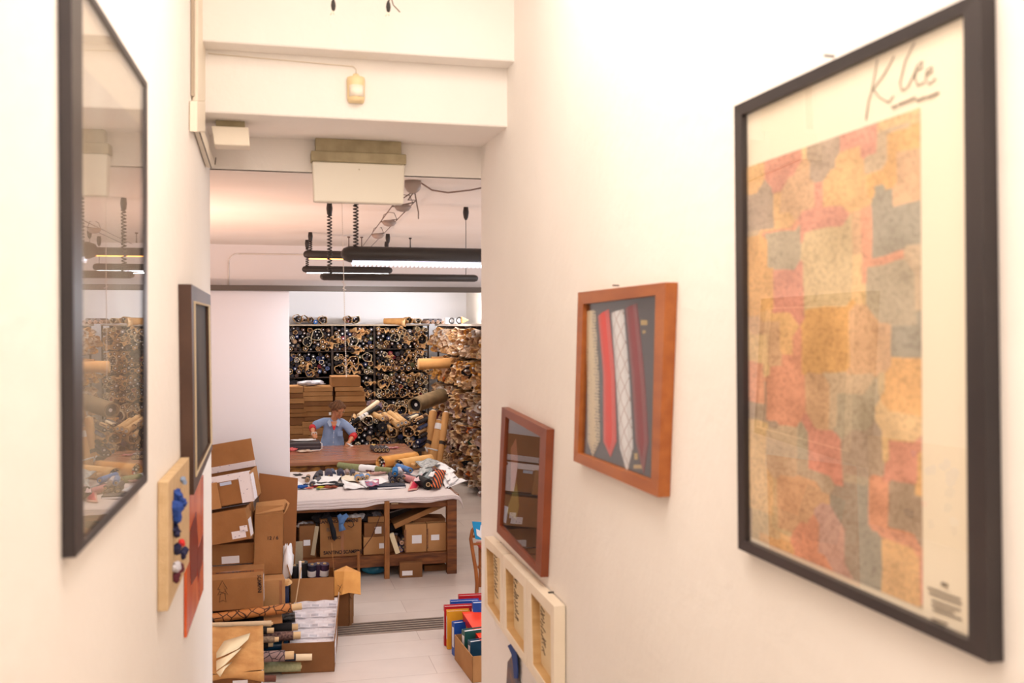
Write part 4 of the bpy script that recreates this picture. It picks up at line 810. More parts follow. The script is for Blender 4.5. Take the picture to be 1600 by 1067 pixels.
tb_((-.5, 10.585, .725), (1.93, 10.62, T1Z - .04), 'apron'); tb_((-.5, 10.58, .115), (1.93, 10.61, .235), 'lower_rail'); tb_((-.5, 12.5, .115), (1.93, 12.53, .235), 'lower_rail')
tb_((-.48, 10.61, .215), (1.93, 12.5, .235), 'lower_shelf'); tb_((1.97, 10.65, .12), (2.0, 12.45, .23), 'side_rail'); tb_((1.97, 10.65, .68), (2.0, 12.45, T1Z - .04), 'side_rail')
tb_((-.5, 12.53, .235), (1.93, 12.545, T1Z - .04), 'dark_backing', mat('shadow_board', (50, 40, 36), .9))  # dark panel added to keep the space under the table black
tb_((1.325, 10.582, .775), (1.40, 10.585, .79), 'pale_patch', mat('pale_wood', (216, 188, 148), .7), bev=0)
tb_((0.955, 10.50, .06), (0.985, 10.52, .31), 'loose_slat', wood_p)
tb_((0.80, 11.0, .235), (.83, 11.03, T1Z - .04), 'inner_post')
# cloth
def hem(x):
    ks = [(-.6, .08), (.3, .085), (.75, .085), (1.0, .08), (1.2, .05), (1.35, .035), (1.5, .048), (1.7, .058), (1.85, .042), (2.0, .03), (2.2, .05)]
    for (a, ha), (b_, hb_) in zip(ks, ks[1:]):
        if a <= x <= b_: k = (x - a) / (b_ - a); return lerp(ha, hb_, k * k * (3 - 2 * k))
    return .05
def cloth_pt(u, v):
    x = lerp(-.58, 2.10, u); top = T1Z + .008
    if v < .55:
        y = lerp(12.60, 10.545, v / .55); z = top + .004 * math.sin(x * 9 + y * 5) + .003 * math.sin(x * 23 - y * 11)
    else:
        k = (v - .55) / .45; h = hem(x) + .015; y = 10.54 - .028 * math.sin(min(1, k * 3) * math.pi / 2) - .008 * math.sin(x * 4 + k * 9) * k - .006 * math.sin(x * 2.3 + k * 22)
        z = top - h * k + .002 * math.sin(x * 17); 
        z -= 0
    if u > .95: t_ = (u - .95) / .05; x = lerp(1.966, 2.085, math.sin(t_ * math.pi / 2)); z -= t_ * t_ * .10
    return Vector((x - ox, y - oy, z))
cl = MB().grid(cloth_pt, 110, 46).obj('tablecloth', mat('white_cloth', (222, 210, 208), .85, bump=.15, bscale=30, spec=.2), None, loc=(ox, oy, 0), solid=.003)
tag(cl, 'long white cloth draped over the front work table with a wavy hem', 'tablecloth')
# ---------------------------------------------------------------- under the table
def cpx(label, x0, y0, x1, y1, Y, depth, m=card, z0=None, **k):
    a = aY(x0, y0, Y); b_ = aY(x1, y1, Y); zb = b_.z if z0 is None else z0
    return carton(label, b_.x - a.x, depth, a.z - zb, ((a.x + b_.x) / 2, Y + depth / 2, zb), m=m, **k)
SHZ = .236
o = cpx('big cardboard box printed SANTINO SCAMPINI on the shelf under the table', 500, 812, 565, 868, 10.64, .45, card, SHZ, tape=2,
    text=(('f', 'SANTINO SCAMPINI', -.02, .375, .052, .86), ('f', 'SANTINO SCAMPINI', .02, .045, .052, .86), ('f', 'TELAIO', -.07, .20, .042)))
text_mesh('BX 2', .05, mat('faded_ink', (110, 92, 76), .8), o, (-.10, -.229, .29), (math.pi / 2, 0, 0))
cpx('upper small box of two with a square label under the table', 569, 818, 601, 842, 10.66, .35, card3, .416, labels=(('f', .04, .075, .07, .075),))
cpx('lower tan box with a torn white label under the table', 568, 840, 602, 862, 10.64, .4, card2, SHZ, labels=(('f', .08, .09, .06, .055),))
cpx('open flap box topmost left of the table centre post', 575, 808, 600, 819, 10.70, .3, card2, .566, tape=False)
cpx('small brown box holding grey rags left of the printed box', 468, 822, 494, 846, 10.66, .3, card3, SHZ, labels=(('f', -.01, .16, .07, .06),), tape=False)
tag(MB().b2((-.02, -.012, 0), (.02, .012, .30)).obj('board', mat('greige_board', (176, 160, 132), .7, noise=(160, 144, 118), nscale=30, stretch=(20, 1, 1)), None, loc=(aY(488, 865, 10.56).x, 10.50, .30), rot=(0, D(9), 0)), 'short greyish wooden strip leaning against the small rag box', 'board')
dblk = mat('dark_print_strip', (84, 52, 36), .7)
o = cpx('double cardboard box with left white label at the right end of the table shelf', 633, 820, 666.5, 858, 10.64, .4, card2, SHZ, tape=False, labels=(('f', .01, .14, .105, .09), ('f', -.115, .13, .02, .24, mat('dark_print_strip', (84, 52, 36), .7))))
o = cpx('cardboard box with a small white label beside the right table leg', 667.5, 818, 698, 858, 10.64, .4, card2, SHZ, tape=False, labels=(('f', -.02, .15, .09, .06), ('f', -.105, .14, .018, .22, mat('dark_print_strip', (84, 52, 36), .7))))
tag(MB().b2((-.30, -.15, 0), (.30, .15, .055)).obj('flat_box', card, None, bevel=.004, loc=(1.66, 10.84, .60), rot=(0, D(-22), 0)), 'long flat cardboard box lying tilted on top of the labelled boxes', 'box')
tag(MB().b2((-.18, -.13, 0), (.18, .13, .05)).obj('flat_box', card3, None, bevel=.004, loc=(1.76, 10.88, .528), rot=(0, D(4), 0)), 'brown flat box under the tilted long box on the table shelf', 'box')
tag(MB().b2((-.2, -.1, 0), (.2, .1, .012)).obj('grey_board', mat('grey_board', (110, 98, 92), .7), None, loc=(1.50, 10.86, .69), rot=(0, D(-14), 0)), 'grey flat board lying behind the tilted long box', 'board')
tag(MB().b2((-.025, -.01, 0), (.025, .01, .23)).obj('white_strip', mat('cream_tissue', (232, 216, 178), .8), None, loc=(1.40, 10.63, .238), rot=(0, D(-18), 0)), 'cream wooden strip leaning right of the centre post', 'board')
cpx('small brown box behind the cream strip on the table shelf', 609, 838, 621, 861, 10.72, .3, card3, SHZ, tape=False)
for k, (x, y, c_) in enumerate(((624, 855, (66, 52, 70)), (628, 848, (190, 150, 130)), (631, 855, (50, 42, 48)), (627, 859, (120, 96, 120)), (630, 842, (44, 36, 40)))):
    p = aY(x, y, 10.66); roll(['purple grey small roll end on the table shelf', 'rose beige small roll end on the table shelf', 'dark grey small roll end next to the labelled box', 'lilac small roll end lowest on the table shelf', 'black small roll end highest on the table shelf'][k], p, p + Vector((0, .5, 0)), .024, mat('shelf_small_%d' % k, c_, .7), .45, .004, group='small rolls on the table shelf', n=12)
# rags and ties
drk = mat('dark_rag', (30, 27, 32), .9, noise=(48, 42, 46), nscale=14, bump=.5, bscale=20); gry = mat('grey_rag', (146, 140, 144), .85, noise=(96, 92, 98), nscale=12, bump=.5, bscale=18); wrg = mat('white_rag', (214, 208, 206), .85, noise=(150, 146, 148), nscale=14, bump=.5, bscale=18)
for k, (x, y, Y, rad, m, lab) in enumerate(((474, 822, 10.8, .05, wrg, 'pale grey rag bunched in the small box at the left end'), (484, 822, 10.8, .05, gry, 'dark spotted rag beside the pale one in the small box'), (508, 812, 10.8, .10, drk, 'black fabric heap above the left of the printed box'), (528, 812, 10.86, .10, drk, 'black fabric heap behind the light blue tie'),
        (545, 812, 10.72, .055, wrg, 'white fabric bundle above the printed box'), (556, 810, 10.72, .06, wrg, 'round white bundle with dark ring above the printed box'), (570, 810, 10.8, .085, drk, 'dark fabric heap right of the white bundles'), (584, 808, 10.8, .06, gry, 'light grey fabric lump near the centre post'), (614, 826, 10.85, .06, drk, 'black fabric heap right of the centre post'), (612, 838, 10.8, .045, gry, 'grey fabric lump behind the cream strip'), (628, 832, 10.95, .07, drk, 'dark heap behind the small roll ends'))):
    p = aY(x, y, Y); cloth_lump('fabric_heap', lab, 'fabric', (p.x, Y, max(SHZ, p.z - rad * .45)), rad, m, 20 + k, (1.3, 1, .62), amp=.35, group='rags and remnants on the table shelf')
def tie_px(label, pts, wpx, Y, m):
    mb = MB(); P = [aY(x, y, Y) for x, y in pts]; n_ = len(P); vs = []
    for i, p in enumerate(P):
        d = (P[min(i + 1, n_ - 1)] - P[max(0, i - 1)]).normalized(); s = Vector((-d.z, 0, d.x)) * wpx[i] * Y / F / 2; vs += [p - s, p + Vector((0, -.004, 0)), p + s]
    c = sum(P, Vector()) / n_; fs = []
    for i in range(n_ - 1): k = i * 3; fs += [(k, k + 1, k + 4, k + 3), (k + 1, k + 2, k + 5, k + 4)]
    mb.add([v - c for v in vs], fs, 0, True); return tag(mb.obj('necktie', m, None, solid=.004, loc=c), label, 'tie')
tie_px('black necktie hanging in front of the printed cardboard box', [(514, 808), (518, 820), (521, 832), (522.5, 841), (522.5, 845)], [7, 6, 8, 7, .5], 10.60, mat('black_tie', (16, 20, 30), .8))
tie_px('light blue necktie knotted and hanging over the printed cardboard box', [(529, 804), (535, 812), (533, 820), (535, 829)], [6, 12, 7, 11], 10.59, mat('sky_tie', (100, 138, 190), .8, noise=(84, 122, 176), nscale=20))
tie_px('light blue necktie loop end crossing the hanging knot', [(543, 804), (538, 808), (534, 815), (530, 818)], [6, 9, 8, 2], 10.575, mat('sky_tie', (100, 138, 190), .8))
mb = MB().tube([aY(x, y, 10.6) for x, y in ((540, 815), (545, 812), (551, 815), (553, 821), (549, 824), (543, 821))], .005, 6); tag(mb.obj('leather_strap', mat('strap_brown', (44, 28, 22), .5), None), 'thin dark strap curling over the printed cardboard box', 'strap')
mb = MB().tube([aY(x, y, 10.5) for x, y in ((594, 806), (588, 822), (580, 840), (569, 855), (563, 866))], .004, 6); tag(mb.obj('cord', mat('cord_brown', (60, 30, 24), .6), None), 'dark cord hanging diagonally in front of the small boxes', 'cord')
# under the shelf, on the floor
tb1 = cloth_lump('plastic_bag', 'flat teal plastic bag on the floor under the table', 'bag', (1.165, 10.75, .0), .085, mat('teal_plastic', (16, 120, 150), .3, noise=(10, 96, 128), nscale=8, bump=.5, bscale=8, spec=.6), 5, (1.5, .9, .72), amp=.22)
cpx('small cardboard box with white label on the floor under the table', 626, 880, 661, 899, 10.50, .25, card3, 0, labels=(('f', -.04, .05, .11, .05),), rot=(0, 0, D(-4)))
cpx('second small cardboard box on the floor under the table near the right leg', 663, 884, 697, 899, 10.72, .25, card3, 0, tape=False)
mb = MB(); tag(cloth_lump('plastic_wrap', None, None, (1.83, 10.82, .118), .06, mat('blue_film', (40, 92, 130), .3, spec=.6), 9, (1.4, .8, .25)), 'blue plastic film lying on the second small floor box', 'plastic')
# ---------------------------------------------------------------- things on the front table
TZ = T1Z + .015
def rz(label, px, py, rad, ang, L, c_, core=.45, ext=.004, lift=0.0, group='fabric rolls on the cloth covered table', tilt=0.0, m=None, cm=None, n=16):
    """roll whose near end is seen at px,py resting lift above the cloth; ang = direction from +y towards +x in degrees"""
    p = aZ(px, py, TZ + rad + lift); a = D(ang); d = Vector((math.sin(a) * math.cos(D(tilt)), math.cos(a) * math.cos(D(tilt)), math.sin(D(tilt))))
    return roll(label, p, p + d * L, rad, m or mat('tbl_roll_%d_%d_%d' % c_, c_, .75, noise=tuple(max(0, x - 18) for x in c_), nscale=30), core, ext, cm, group=group, n=n)
# two big kraft bundles: paper sleeve with rolls in it
def sleeve_bundle(label, px, py, rad, ang, L, rolls, lift=.0, cat='roll bundle'):
    p = aZ(px, py, TZ + rad + lift); a = D(ang); q = Vector((math.sin(a), math.cos(a), 0)).to_track_quat('Z', 'Y').to_euler()
    r = thing('roll_bundle', label, cat, p, q, 'kraft wrapped roll bundles on the table')
    rr = random.Random(int(px)); ph = rr.uniform(0, 6)
    mb = MB().grid(lambda u, v: Vector((rad * (1 + .05 * math.sin(2 * math.pi * u * 3 + ph) + .02 * math.sin(2 * math.pi * u * 7)) * math.cos(2 * math.pi * u), rad * .92 * (1 + .05 * math.sin(2 * math.pi * u * 3 + ph)) * math.sin(2 * math.pi * u), L * v + .02 * math.sin(2 * math.pi * u * 2 + ph) * (1 - v))), 28, 6)
    mb.obj('paper_sleeve', mustard if 'left' in label else mat('tan_paper', (226, 176, 110), .7, noise=(212, 158, 94), nscale=6), r, solid=.003)
    for (dx, dy, rr_, c_, hol) in rolls:
        o = MB().cyl((dx * rad, dy * rad, .02 + .02 * abs(dx)), (dx * rad, dy * rad, L * .95), rr_ * rad, n=14, hole=rr_ * rad * .45).obj('roll', mat('bnd_%d_%d_%d' % c_, c_, .7), r)
        MB().cyl((dx * rad, dy * rad, .01), (dx * rad, dy * rad, .2), rr_ * rad * .45, n=12, hole=rr_ * rad * (.3 if hol else .04)).obj('core_tube', core_m if hol else core_w, o)
    return r
B = (34, 24, 26)
def pack7(cs, hol): 
    out = [(0, 0, .33, cs[0], hol[0])]
    for i in range(5): a = 2 * math.pi * i / 5 + .4; out.append((.60 * math.cos(a), .60 * math.sin(a), .31, cs[i + 1], hol[i + 1]))
    return out
sleeve_bundle('mustard kraft paper sleeve of dark rolls, left one at the back of the front table', 595, 722, .082, 52, .62, pack7([B, (52, 30, 30), B, (40, 30, 36), (200, 60, 60), B], [0, 1, 1, 0, 0, 1]))
sleeve_bundle('tan kraft paper sleeve of blue rolls, right one at the back of the front table', 622, 727, .080, 50, .60, pack7([(24, 28, 44), (30, 44, 84), (36, 42, 60), (34, 60, 118), (60, 52, 60), (32, 30, 40)], [1, 1, 1, 0, 1, 0]))
g = aZ(529.5, 727, TZ + .045); g2 = aZ(612, 736, TZ + .035); o = roll('long sage green fabric roll with white paper band lying across the front table', g, g2, .040, mat('sage_fabric', (142, 146, 104), .8, noise=(128, 132, 92), nscale=30), .3, 0.0, group=None)
Lg = (g2 - g).length; MB().cyl((0, 0, Lg * .42), (0, 0, Lg * .54), .043, n=18).cyl((0, 0, Lg * .545), (0, 0, Lg * .72), .046, n=18).obj('paper_band', white_p, o)
for lab, px, py, rad, ang, L, c_, *ex in (
    ('bright blue wrapped roll at the back of the right roll heap', 617, 740, .034, 8, .35, (20, 112, 176), .06),
    ('white topped roll beside the bright blue roll', 626, 739, .032, 4, .3, (206, 196, 200), .045),
    ('light blue fabric roll right of the centre of the roll heap', 641, 735, .036, -14, .40, (92, 136, 196), .05),
    ('small tan tube roll above the light blue roll', 650, 727, .024, -35, .3, (214, 170, 116), .05),
    ('slate grey roll at the front left of the roll heap', 613.5, 753, .033, 3, .30, (62, 60, 72),),
    ('navy grey roll behind the slate roll of the heap', 613, 748, .030, 3, .34, (48, 48, 66), .03),
    ('charcoal roll second from the left of the heap', 623.5, 749, .037, 2, .30, (66, 56, 60),),
    ('beige cored grey roll in the middle of the heap', 631, 747, .032, 0, .30, (104, 96, 100), .02),
    ('thin grey roll lying lowest in the middle of the heap', 630, 755, .022, 0, .25, (86, 80, 82),),
    ('dark slate roll right of the middle of the heap', 637, 749, .034, -2, .3, (58, 60, 74),),
    ('brown grey roll with dark hole in the roll heap', 643.5, 748, .034, -2, .3, (84, 70, 84),),
    ('brown tube roll standing behind the middle of the heap', 632, 734, .020, -3, .3, (138, 108, 104), .06),
    ('grey striped roll behind the red roll', 661, 749, .022, -18, .3, (150, 158, 160),),
    ('cream cored brown roll under the striped cloth', 658.5, 757, .027, -12, .3, (150, 118, 92),),
    ('thick black roll with grey hole at the front of the table', 669, 757, .058, -8, .34, (18, 15, 18),),
    ('black roll with orange cored end at the right front', 679.5, 757, .032, -10, .36, (44, 30, 26),),
    ('dark brown roll behind the striped cloth', 683, 738, .040, -8, .3, (104, 70, 66), .03)):
    rz(lab, px, py, rad, ang, L, c_, lift=(ex[0] if ex else 0))
# red lined open roll
o = rz('pink and red fabric roll unrolled towards the table edge', 653.5, 752, .040, -20, .36, (216, 150, 150), .62, lift=.004)
Pq = [aZ(638, 765, TZ + .012), aZ(650, 762, TZ + .012), aZ(657, 753, TZ + .05), aZ(650, 743, TZ + .07)]; c = sum(Pq, Vector()) / 4
inv = o.matrix_basis.inverted(); MB().prism([inv @ p for p in [aZ(640, 764, TZ + .01), aZ(651, 762, TZ + .01), aZ(656, 752, TZ + .03), aZ(649, 745, TZ + .06)]], inv.to_3x3() @ Vector((0, 0, 1)), .004).obj('red_lining', mat('crimson_lining', (222, 32, 74), .6), o)
MB().prism([inv @ p for p in [aZ(637, 767, TZ + .002), aZ(652, 765, TZ + .002), aZ(657, 755, TZ + .02), aZ(645, 745, TZ + .05)]], inv.to_3x3() @ Vector((0, 0, 1)), .004).obj('pink_face', mat('pink_fabric', (216, 158, 146), .8), o)
def stripes(name, a, b_, sc, ax=0):
    m = mat(name, a, .7); nt = m.node_tree; b = nt.nodes['Principled BSDF']; tc = nt.nodes.new('ShaderNodeTexCoord'); wv = nt.nodes.new('ShaderNodeTexWave'); wv.bands_direction = 'XYZ'[ax]; wv.inputs['Scale'].default_value = sc
    rp = nt.nodes.new('ShaderNodeValToRGB'); rp.color_ramp.interpolation = 'CONSTANT'; rp.color_ramp.elements[0].color = (*s2l(a), 1); rp.color_ramp.elements[1].position = .62; rp.color_ramp.elements[1].color = (*s2l(b_), 1)
    nt.links.new(tc.outputs['Object'], wv.inputs['Vector']); nt.links.new(wv.outputs['Fac'], rp.inputs[0]); nt.links.new(rp.outputs[0], b.inputs['Base Color']); return m
def sheet_px(name, label, cat, pts, z, m, amp=.006, solid=.003, group=None, dome=.01, n=10, zs=None):
    """cloth or paper lying on the table, four px corners on plane z"""
    q = [aZ(x, y, TZ + (zs[i] if zs else z)) for i, (x, y) in enumerate(pts)]; c = sum(q, Vector()) / 4; s = hash(name + str(pts[0])) % 1 if 0 else (pts[0][0] * .7 + pts[0][1])
    mb = MB().grid(lambda u, v: quadpt(q, u, v) - c + Vector((0, 0, dome * math.sin(math.pi * u) * math.sin(math.pi * v) + amp * math.sin(u * 9 + s) * math.sin(v * 7 + s))), n, n)
    return tag(mb.obj(name, m, None, solid=solid, loc=c), label, cat, group)
sheet_px('striped_fabric', 'dark teal and white striped fabric draped over the roll heap', 'fabric', [(664, 731), (678, 731), (671, 748), (655, 747)], .09, stripes('teal_stripe', (36, 58, 66), (196, 204, 204), 22), dome=.03, zs=(.10, .10, .05, .06))
sheet_px('striped_fabric', 'black and orange striped fabric hanging over the right roll heap', 'fabric', [(680, 733), (697, 735), (688, 763), (673, 760)], .08, stripes('orange_stripe', (34, 28, 36), (228, 104, 40), 7), dome=.03, zs=(.11, .07, .01, .06))
for k, a_ in enumerate((([(648, 722), (672, 716), (690, 722), (664, 733)], .12, mat('grey_net', (196, 196, 196), .7, noise=(120, 124, 124), nscale=30), 'grey white net fabric on the right end of the table', .03), ([(656, 733), (676, 727), (670, 737), (650, 745)], .10, mat('silver_fabric', (150, 156, 156), .4, noise=(196, 200, 200), nscale=16), 'silvery grey fabric in front of the net fabric', .03),
        ([(652, 740), (662, 737), (656, 751), (646, 752)], .09, mat('blush_fabric', (226, 196, 200), .7), 'pale blush fabric strip beside the red roll', .01))): sheet_px('draped_fabric', a_[3], 'fabric', a_[0], a_[1], a_[2], dome=a_[4], amp=.012)
WP = 'white papers on the front table'
for k, a_ in enumerate((([(697, 746), (718, 748), (731, 750), (700, 762)], .004, 'white paper sticking out over the right end of the table'), ([(690, 748), (708, 742), (716, 752), (696, 762)], .012, 'white paper second lowest in the right paper pile'), ([(694, 740), (707, 738), (717, 748), (702, 758)], .03, 'crumpled white paper in the middle of the right paper pile'), ([(692, 735), (704, 733), (713, 744), (698, 752)], .045, 'white paper with torn edge topmost on the right paper pile'),
        ([(676, 725), (690, 722), (704, 731), (690, 736)], .07, 'white paper behind the black and orange fabric'), ([(686, 730), (700, 728), (712, 736), (698, 742)], .055, 'white paper with pink tint behind the right pile'), ([(673, 738), (681, 736), (676, 745), (669, 744)], .135, 'small white card lying on the striped fabric'),
        ([(502, 741), (536, 742), (523, 756), (490, 758)], .03, 'large white sheet with bent corner left of the centre'), ([(533, 742), (558, 743), (556, 752), (533, 750)], .02, 'ivory paper sheet right of the large bent sheet'), ([(533, 749), (560, 757), (572, 762), (538, 764)], .018, 'thick white paper stack in the middle of the table'), ([(560, 752), (596, 746), (610, 752), (572, 762)], .028, 'white folded paper behind the navy folder'), ([(454, 752), (468, 752), (476, 762), (462, 764)], .004, 'white paper at the left end of the table'))):
    sheet_px('paper_sheet', a_[2], 'paper', a_[0], a_[1], mat('ivory_paper', (234, 222, 200), .7) if 'ivory' in a_[2] else white_p, group=WP, amp=.008, dome=.012, solid=.004)
c = aZ(611, 762, TZ); o = tag(MB().b2((-.22, -.10, 0), (.16, .10, .028)).obj('navy_folder', mat('navy_cloth', (30, 34, 54), .7), None, loc=(c.x, c.y + .06, TZ)), 'navy folder stack with a white front edge near the table edge', 'folder')
MB().b2((-.225, -.106, -.002), (.155, -.09, .014)).obj('white_edge', white_p, o)
tag(MB().b2((-.25, -.02, .0), (-.16, .0, .028)).obj('dark_card', mat('navy_cloth', (30, 34, 54), .7), None, loc=(c.x, c.y - .05, TZ)), 'small dark blue card lying at the table edge', 'card')
sheet_px('scarf', 'red and blue patterned scrap on the white papers', 'fabric', [(570, 752), (592, 748), (592, 758), (574, 760)], .04, mat('scarf_mix', (120, 140, 180), .7, noise=(200, 60, 70), nscale=18), dome=.006, solid=.003)
for k, (px, py, rad, sq, c_, lab) in enumerate(((472, 763, .05, (1.2, .8, .35), (24, 96, 190), 'blue fabric scrap at the left front of the table'), (484, 764, .035, (1.1, .7, .3), (226, 120, 104), 'salmon fabric scrap next to the blue scrap'), (491, 761, .035, (1, .7, .35), (206, 24, 60), 'crimson fabric scrap near the table edge'), (503, 763, .045, (1.2, .7, .25), (214, 196, 40), 'yellow fabric scrap near the table edge'), (517, 763, .055, (1.3, .7, .25), (150, 70, 40), 'rust orange fabric scrap near the table edge'), (530, 760, .05, (1.1, .8, .3), (40, 34, 36), 'black fabric scrap right of the rust scrap'), (478, 758, .03, (1, 1, .3), (20, 40, 90), 'navy scrap behind the blue scrap'), (510, 759, .07, (2.0, .7, .3), (30, 26, 32), 'black fabric strip under the large white sheet'), (497, 765, .02, (1, 1, .3), (40, 110, 70), 'small green scrap between crimson and yellow'),
        (590, 742, .06, (1.6, .8, .3), (196, 150, 140), 'dusty pink fabric under the sage green roll'), (582, 738, .05, (1.4, .8, .3), (86, 36, 44), 'wine fabric scrap under the sage green roll'), (466, 743, .04, (1.2, .8, .25), (60, 54, 52), 'dark tangled cord heap on the left of the cloth'), (476, 747, .03, (1.2, .8, .2), (74, 66, 60), 'dark small cord heap beside the other one'))):
    p = aZ(px, py, TZ); cloth_lump('fabric_scrap', lab, 'fabric', (p.x, p.y, TZ), rad, mat('scr_%d_%d_%d' % c_, c_, .7, noise=tuple(int(v * .75) for v in c_), nscale=14), 40 + k, sq, n=9, amp=.4, group='fabric scraps on the front table')
for lab, px, py, rad, ang, L, c_, core in (
    ('grey roll with dark band leftmost on the front table', 480, 750, .026, 5, .28, (172, 138, 112), .5), ('white banded charcoal roll second from the left', 487.5, 757, .032, 14, .40, (84, 80, 88), .3), ('charcoal roll third from the left on the front table', 493, 747, .033, 8, .36, (70, 68, 78), .3),
    ('slate roll fourth from the left on the front table', 500, 744, .034, 4, .30, (66, 64, 76), .3), ('thick purple grey roll fifth from the left', 514, 743, .046, 2, .28, (84, 78, 94), .2), ('blue grey roll beside the thick purple grey roll', 521, 741, .036, 0, .26, (84, 94, 120), .2),
    ('navy roll left of the small patterned rolls', 533, 742, .044, 2, .26, (58, 60, 82), .2), ('small patterned roll behind the ivory sheet', 543, 741, .03, 3, .26, (160, 140, 136), .4), ('grey small roll behind the ivory sheet', 552, 742, .034, 3, .28, (84, 84, 100), .4),
    ('brown roll with blue band, left of the banded pair', 560, 749, .034, 2, .34, (196, 160, 122), .55), ('grey roll with blue band, right of the banded pair', 566.5, 748, .030, 2, .34, (150, 146, 150), .5), ('tan tube right of the blue banded pair', 573, 746, .024, 10, .3, (214, 172, 124), .4)):
    o = rz(lab, px, py, rad, ang, L, c_, core)
    if 'band' in lab: MB().cyl((0, 0, .06), (0, 0, .15), rad * 1.08, n=16).obj('paper_band', mat('blue_band', (60, 130, 200), .6) if 'blue' in lab else (white_p if 'white' in lab else mat('black_fabric', (24, 22, 24), .8)), o)
# ---------------------------------------------------------------- second table
T2Z = 0.95
t2 = thing('cutting_table', 'large brown wooden cutting table with drawers in front of the working person', 'table', (.8, 13.7, 0)); o2 = (.8, 13.7)
def wood2():
    m = mat('table_varnish', (178, 122, 92), .24, noise=(162, 106, 78), nscale=3, spec=.6, stretch=(1, 5, 5)); return m
t2f = mat('worn_front', (214, 148, 70), .4, noise=(120, 70, 34), nscale=7, stretch=(1.5, 1, 3), bump=.15)
tb_((-.6, 12.84, T2Z - .05), (2.02, 14.50, T2Z), 'tabletop', wood2(), t2, .008, o2)
tb_((-.6, 12.842, T2Z - .052), (2.02, 12.846, T2Z - .01), 'front_edge', t2f, t2, 0, o2)
for i in range(4): 
    x0 = -.5 + i * .62; tb_((x0 + .03, 12.875, T2Z - .21), (x0 + .59, 12.90, T2Z - .07), 'drawer', t2f, t2, .006, o2)
tb_((-.55, 12.9, T2Z - .24), (1.97, 12.94, T2Z - .05), 'apron', wood_d, t2, .004, o2)
for x, y in ((-.5, 12.92), (1.88, 12.92), (-.5, 14.38), (1.88, 14.38)): tb_((x, y, 0), (x + .09, y + .09, T2Z - .05), 'leg', wood_d, t2, .004, o2)
pk = aZ(456, 705, T2Z); cloth_lump('pink_cloth', 'pink cloth crumpled at the left end of the cutting table', 'fabric', (pk.x, pk.y, T2Z), .05, mat('pink_scrap', (226, 110, 110), .7), 77, (1.2, .8, .45), amp=.4)
cloth_lump('fabric_heap', 'clear plastic film lying on the left of the cutting table', 'plastic', (*aZ(477, 706, T2Z).xy, T2Z), .09, mat('film_plastic', (214, 186, 166), .15, spec=.8), 78, (1.3, 1, .15), amp=.3)
p = aZ(498, 697, T2Z)
bk = thing('black_case', 'dark flat case with a white cloth on top at the left of the cutting table', 'case', (.56, 14.2, T2Z)); MB().b2((-.25, -.18, 0), (.22, .18, .11)).obj('case_body', mat('case_dark', (58, 48, 54), .35, spec=.5), bk, bevel=.015); MB().b2((-.252, -.182, .05), (.222, .182, .056)).obj('seam', mat('case_seam', (120, 110, 116), .4), bk)
MB().tube([(.21, -.185, .11), (.235, -.19, .09), (.235, -.19, .02), (.20, -.195, .004), (.0, -.20, .004)], .006).obj('strap', white_p, bk)
cloth_lump('white_cloth', 'white crumpled cloth lying on the dark flat case', 'fabric', (.56, 14.22, T2Z + .111), .09, white_p, 79, (1.7, .8, .14), amp=.4)
for k, px in enumerate((588.3, 594.3, 600.3, 606.3)):
    p = aZ(px - 1, 703, T2Z + .036); o = roll(['first dark thread cone from the left on the cutting table', 'second dark thread cone from the left on the cutting table', 'third dark thread cone from the left on the cutting table', 'fourth dark thread cone with white band on the cutting table'][k], p, p + Vector((-.02 + .01 * k, .34, 0)), .032, mat('cone_grey', (72, 62, 66), .6), .62, .01, group='dark rolls on the cutting table')
    if k == 3: MB().cyl((0, 0, .10), (0, 0, .13), .034, n=16).obj('paper_band', white_p, o)
cloth_lump('fabric_scrap', 'small yellow and white scrap left of the dark thread cones', 'fabric', (*aZ(584, 698, T2Z).xy, T2Z), .035, mat('yellow_scrap', (226, 190, 120), .7), 80, (1, 1, .5), amp=.4)
cloth_lump('fabric_scrap', 'pale pink patterned scrap right of the dark thread cones', 'fabric', (*aZ(614, 701, T2Z).xy, T2Z), .05, mat('pinkish_scrap', (206, 160, 164), .7, noise=(160, 70, 70), nscale=20), 81, (1.5, 1, .25), amp=.4)

# ---------------------------------------------------------------- stacks of flat cartons behind the person
def stack(name, x0, x1, Y, dep, ztops, pos, seed, jx=.012, grow=0.0):
    rr = random.Random(seed); n_ = len(ztops) - 1
    for i in range(n_):
        zt, zb = ztops[i], ztops[i + 1]; w_ = x1 - x0 + grow * i; j = rr.uniform(-jx, jx)
        num = ['topmost', 'second', 'third', 'fourth', 'fifth', 'sixth', 'seventh', 'eighth', 'ninth', 'tenth', 'eleventh', 'twelfth', 'thirteenth', 'fourteenth', 'fifteenth', 'sixteenth'][i]
        m = [card, card2, card, card3][rr.randrange(4)] if i else card2
        r = carton('flat brown cardboard box, %s of the %s' % (num + (' from the top' if i else ''), pos), w_, dep, zt - zb - .006, ((x0 + x1) / 2 + j + grow * i * .35, Y + dep / 2 + rr.uniform(-.01, .01), zb), (0, 0, D(rr.uniform(-1.5, 1.5))), m=m, tape=False, name='flat_carton', group='flat cartons in the %s' % pos, bevel=.006,
                   labels=((('f', w_ * .38, (zt - zb) * .5, .035, .045),) if (name == 'mid' and i == 5) else ()))
        MB().b2((-w_ / 2 - .001, -dep / 2 - .0012, (zt - zb) * .62), (w_ / 2 + .001, -dep / 2 + .05, (zt - zb) * .64)).obj('lid_edge', card3, r)
YS = 15.75
def zpx(y, X=.8, Y=YS): return H - (y - 506) / F * (Y * math.cos(PSI) + X * math.sin(PSI)) 
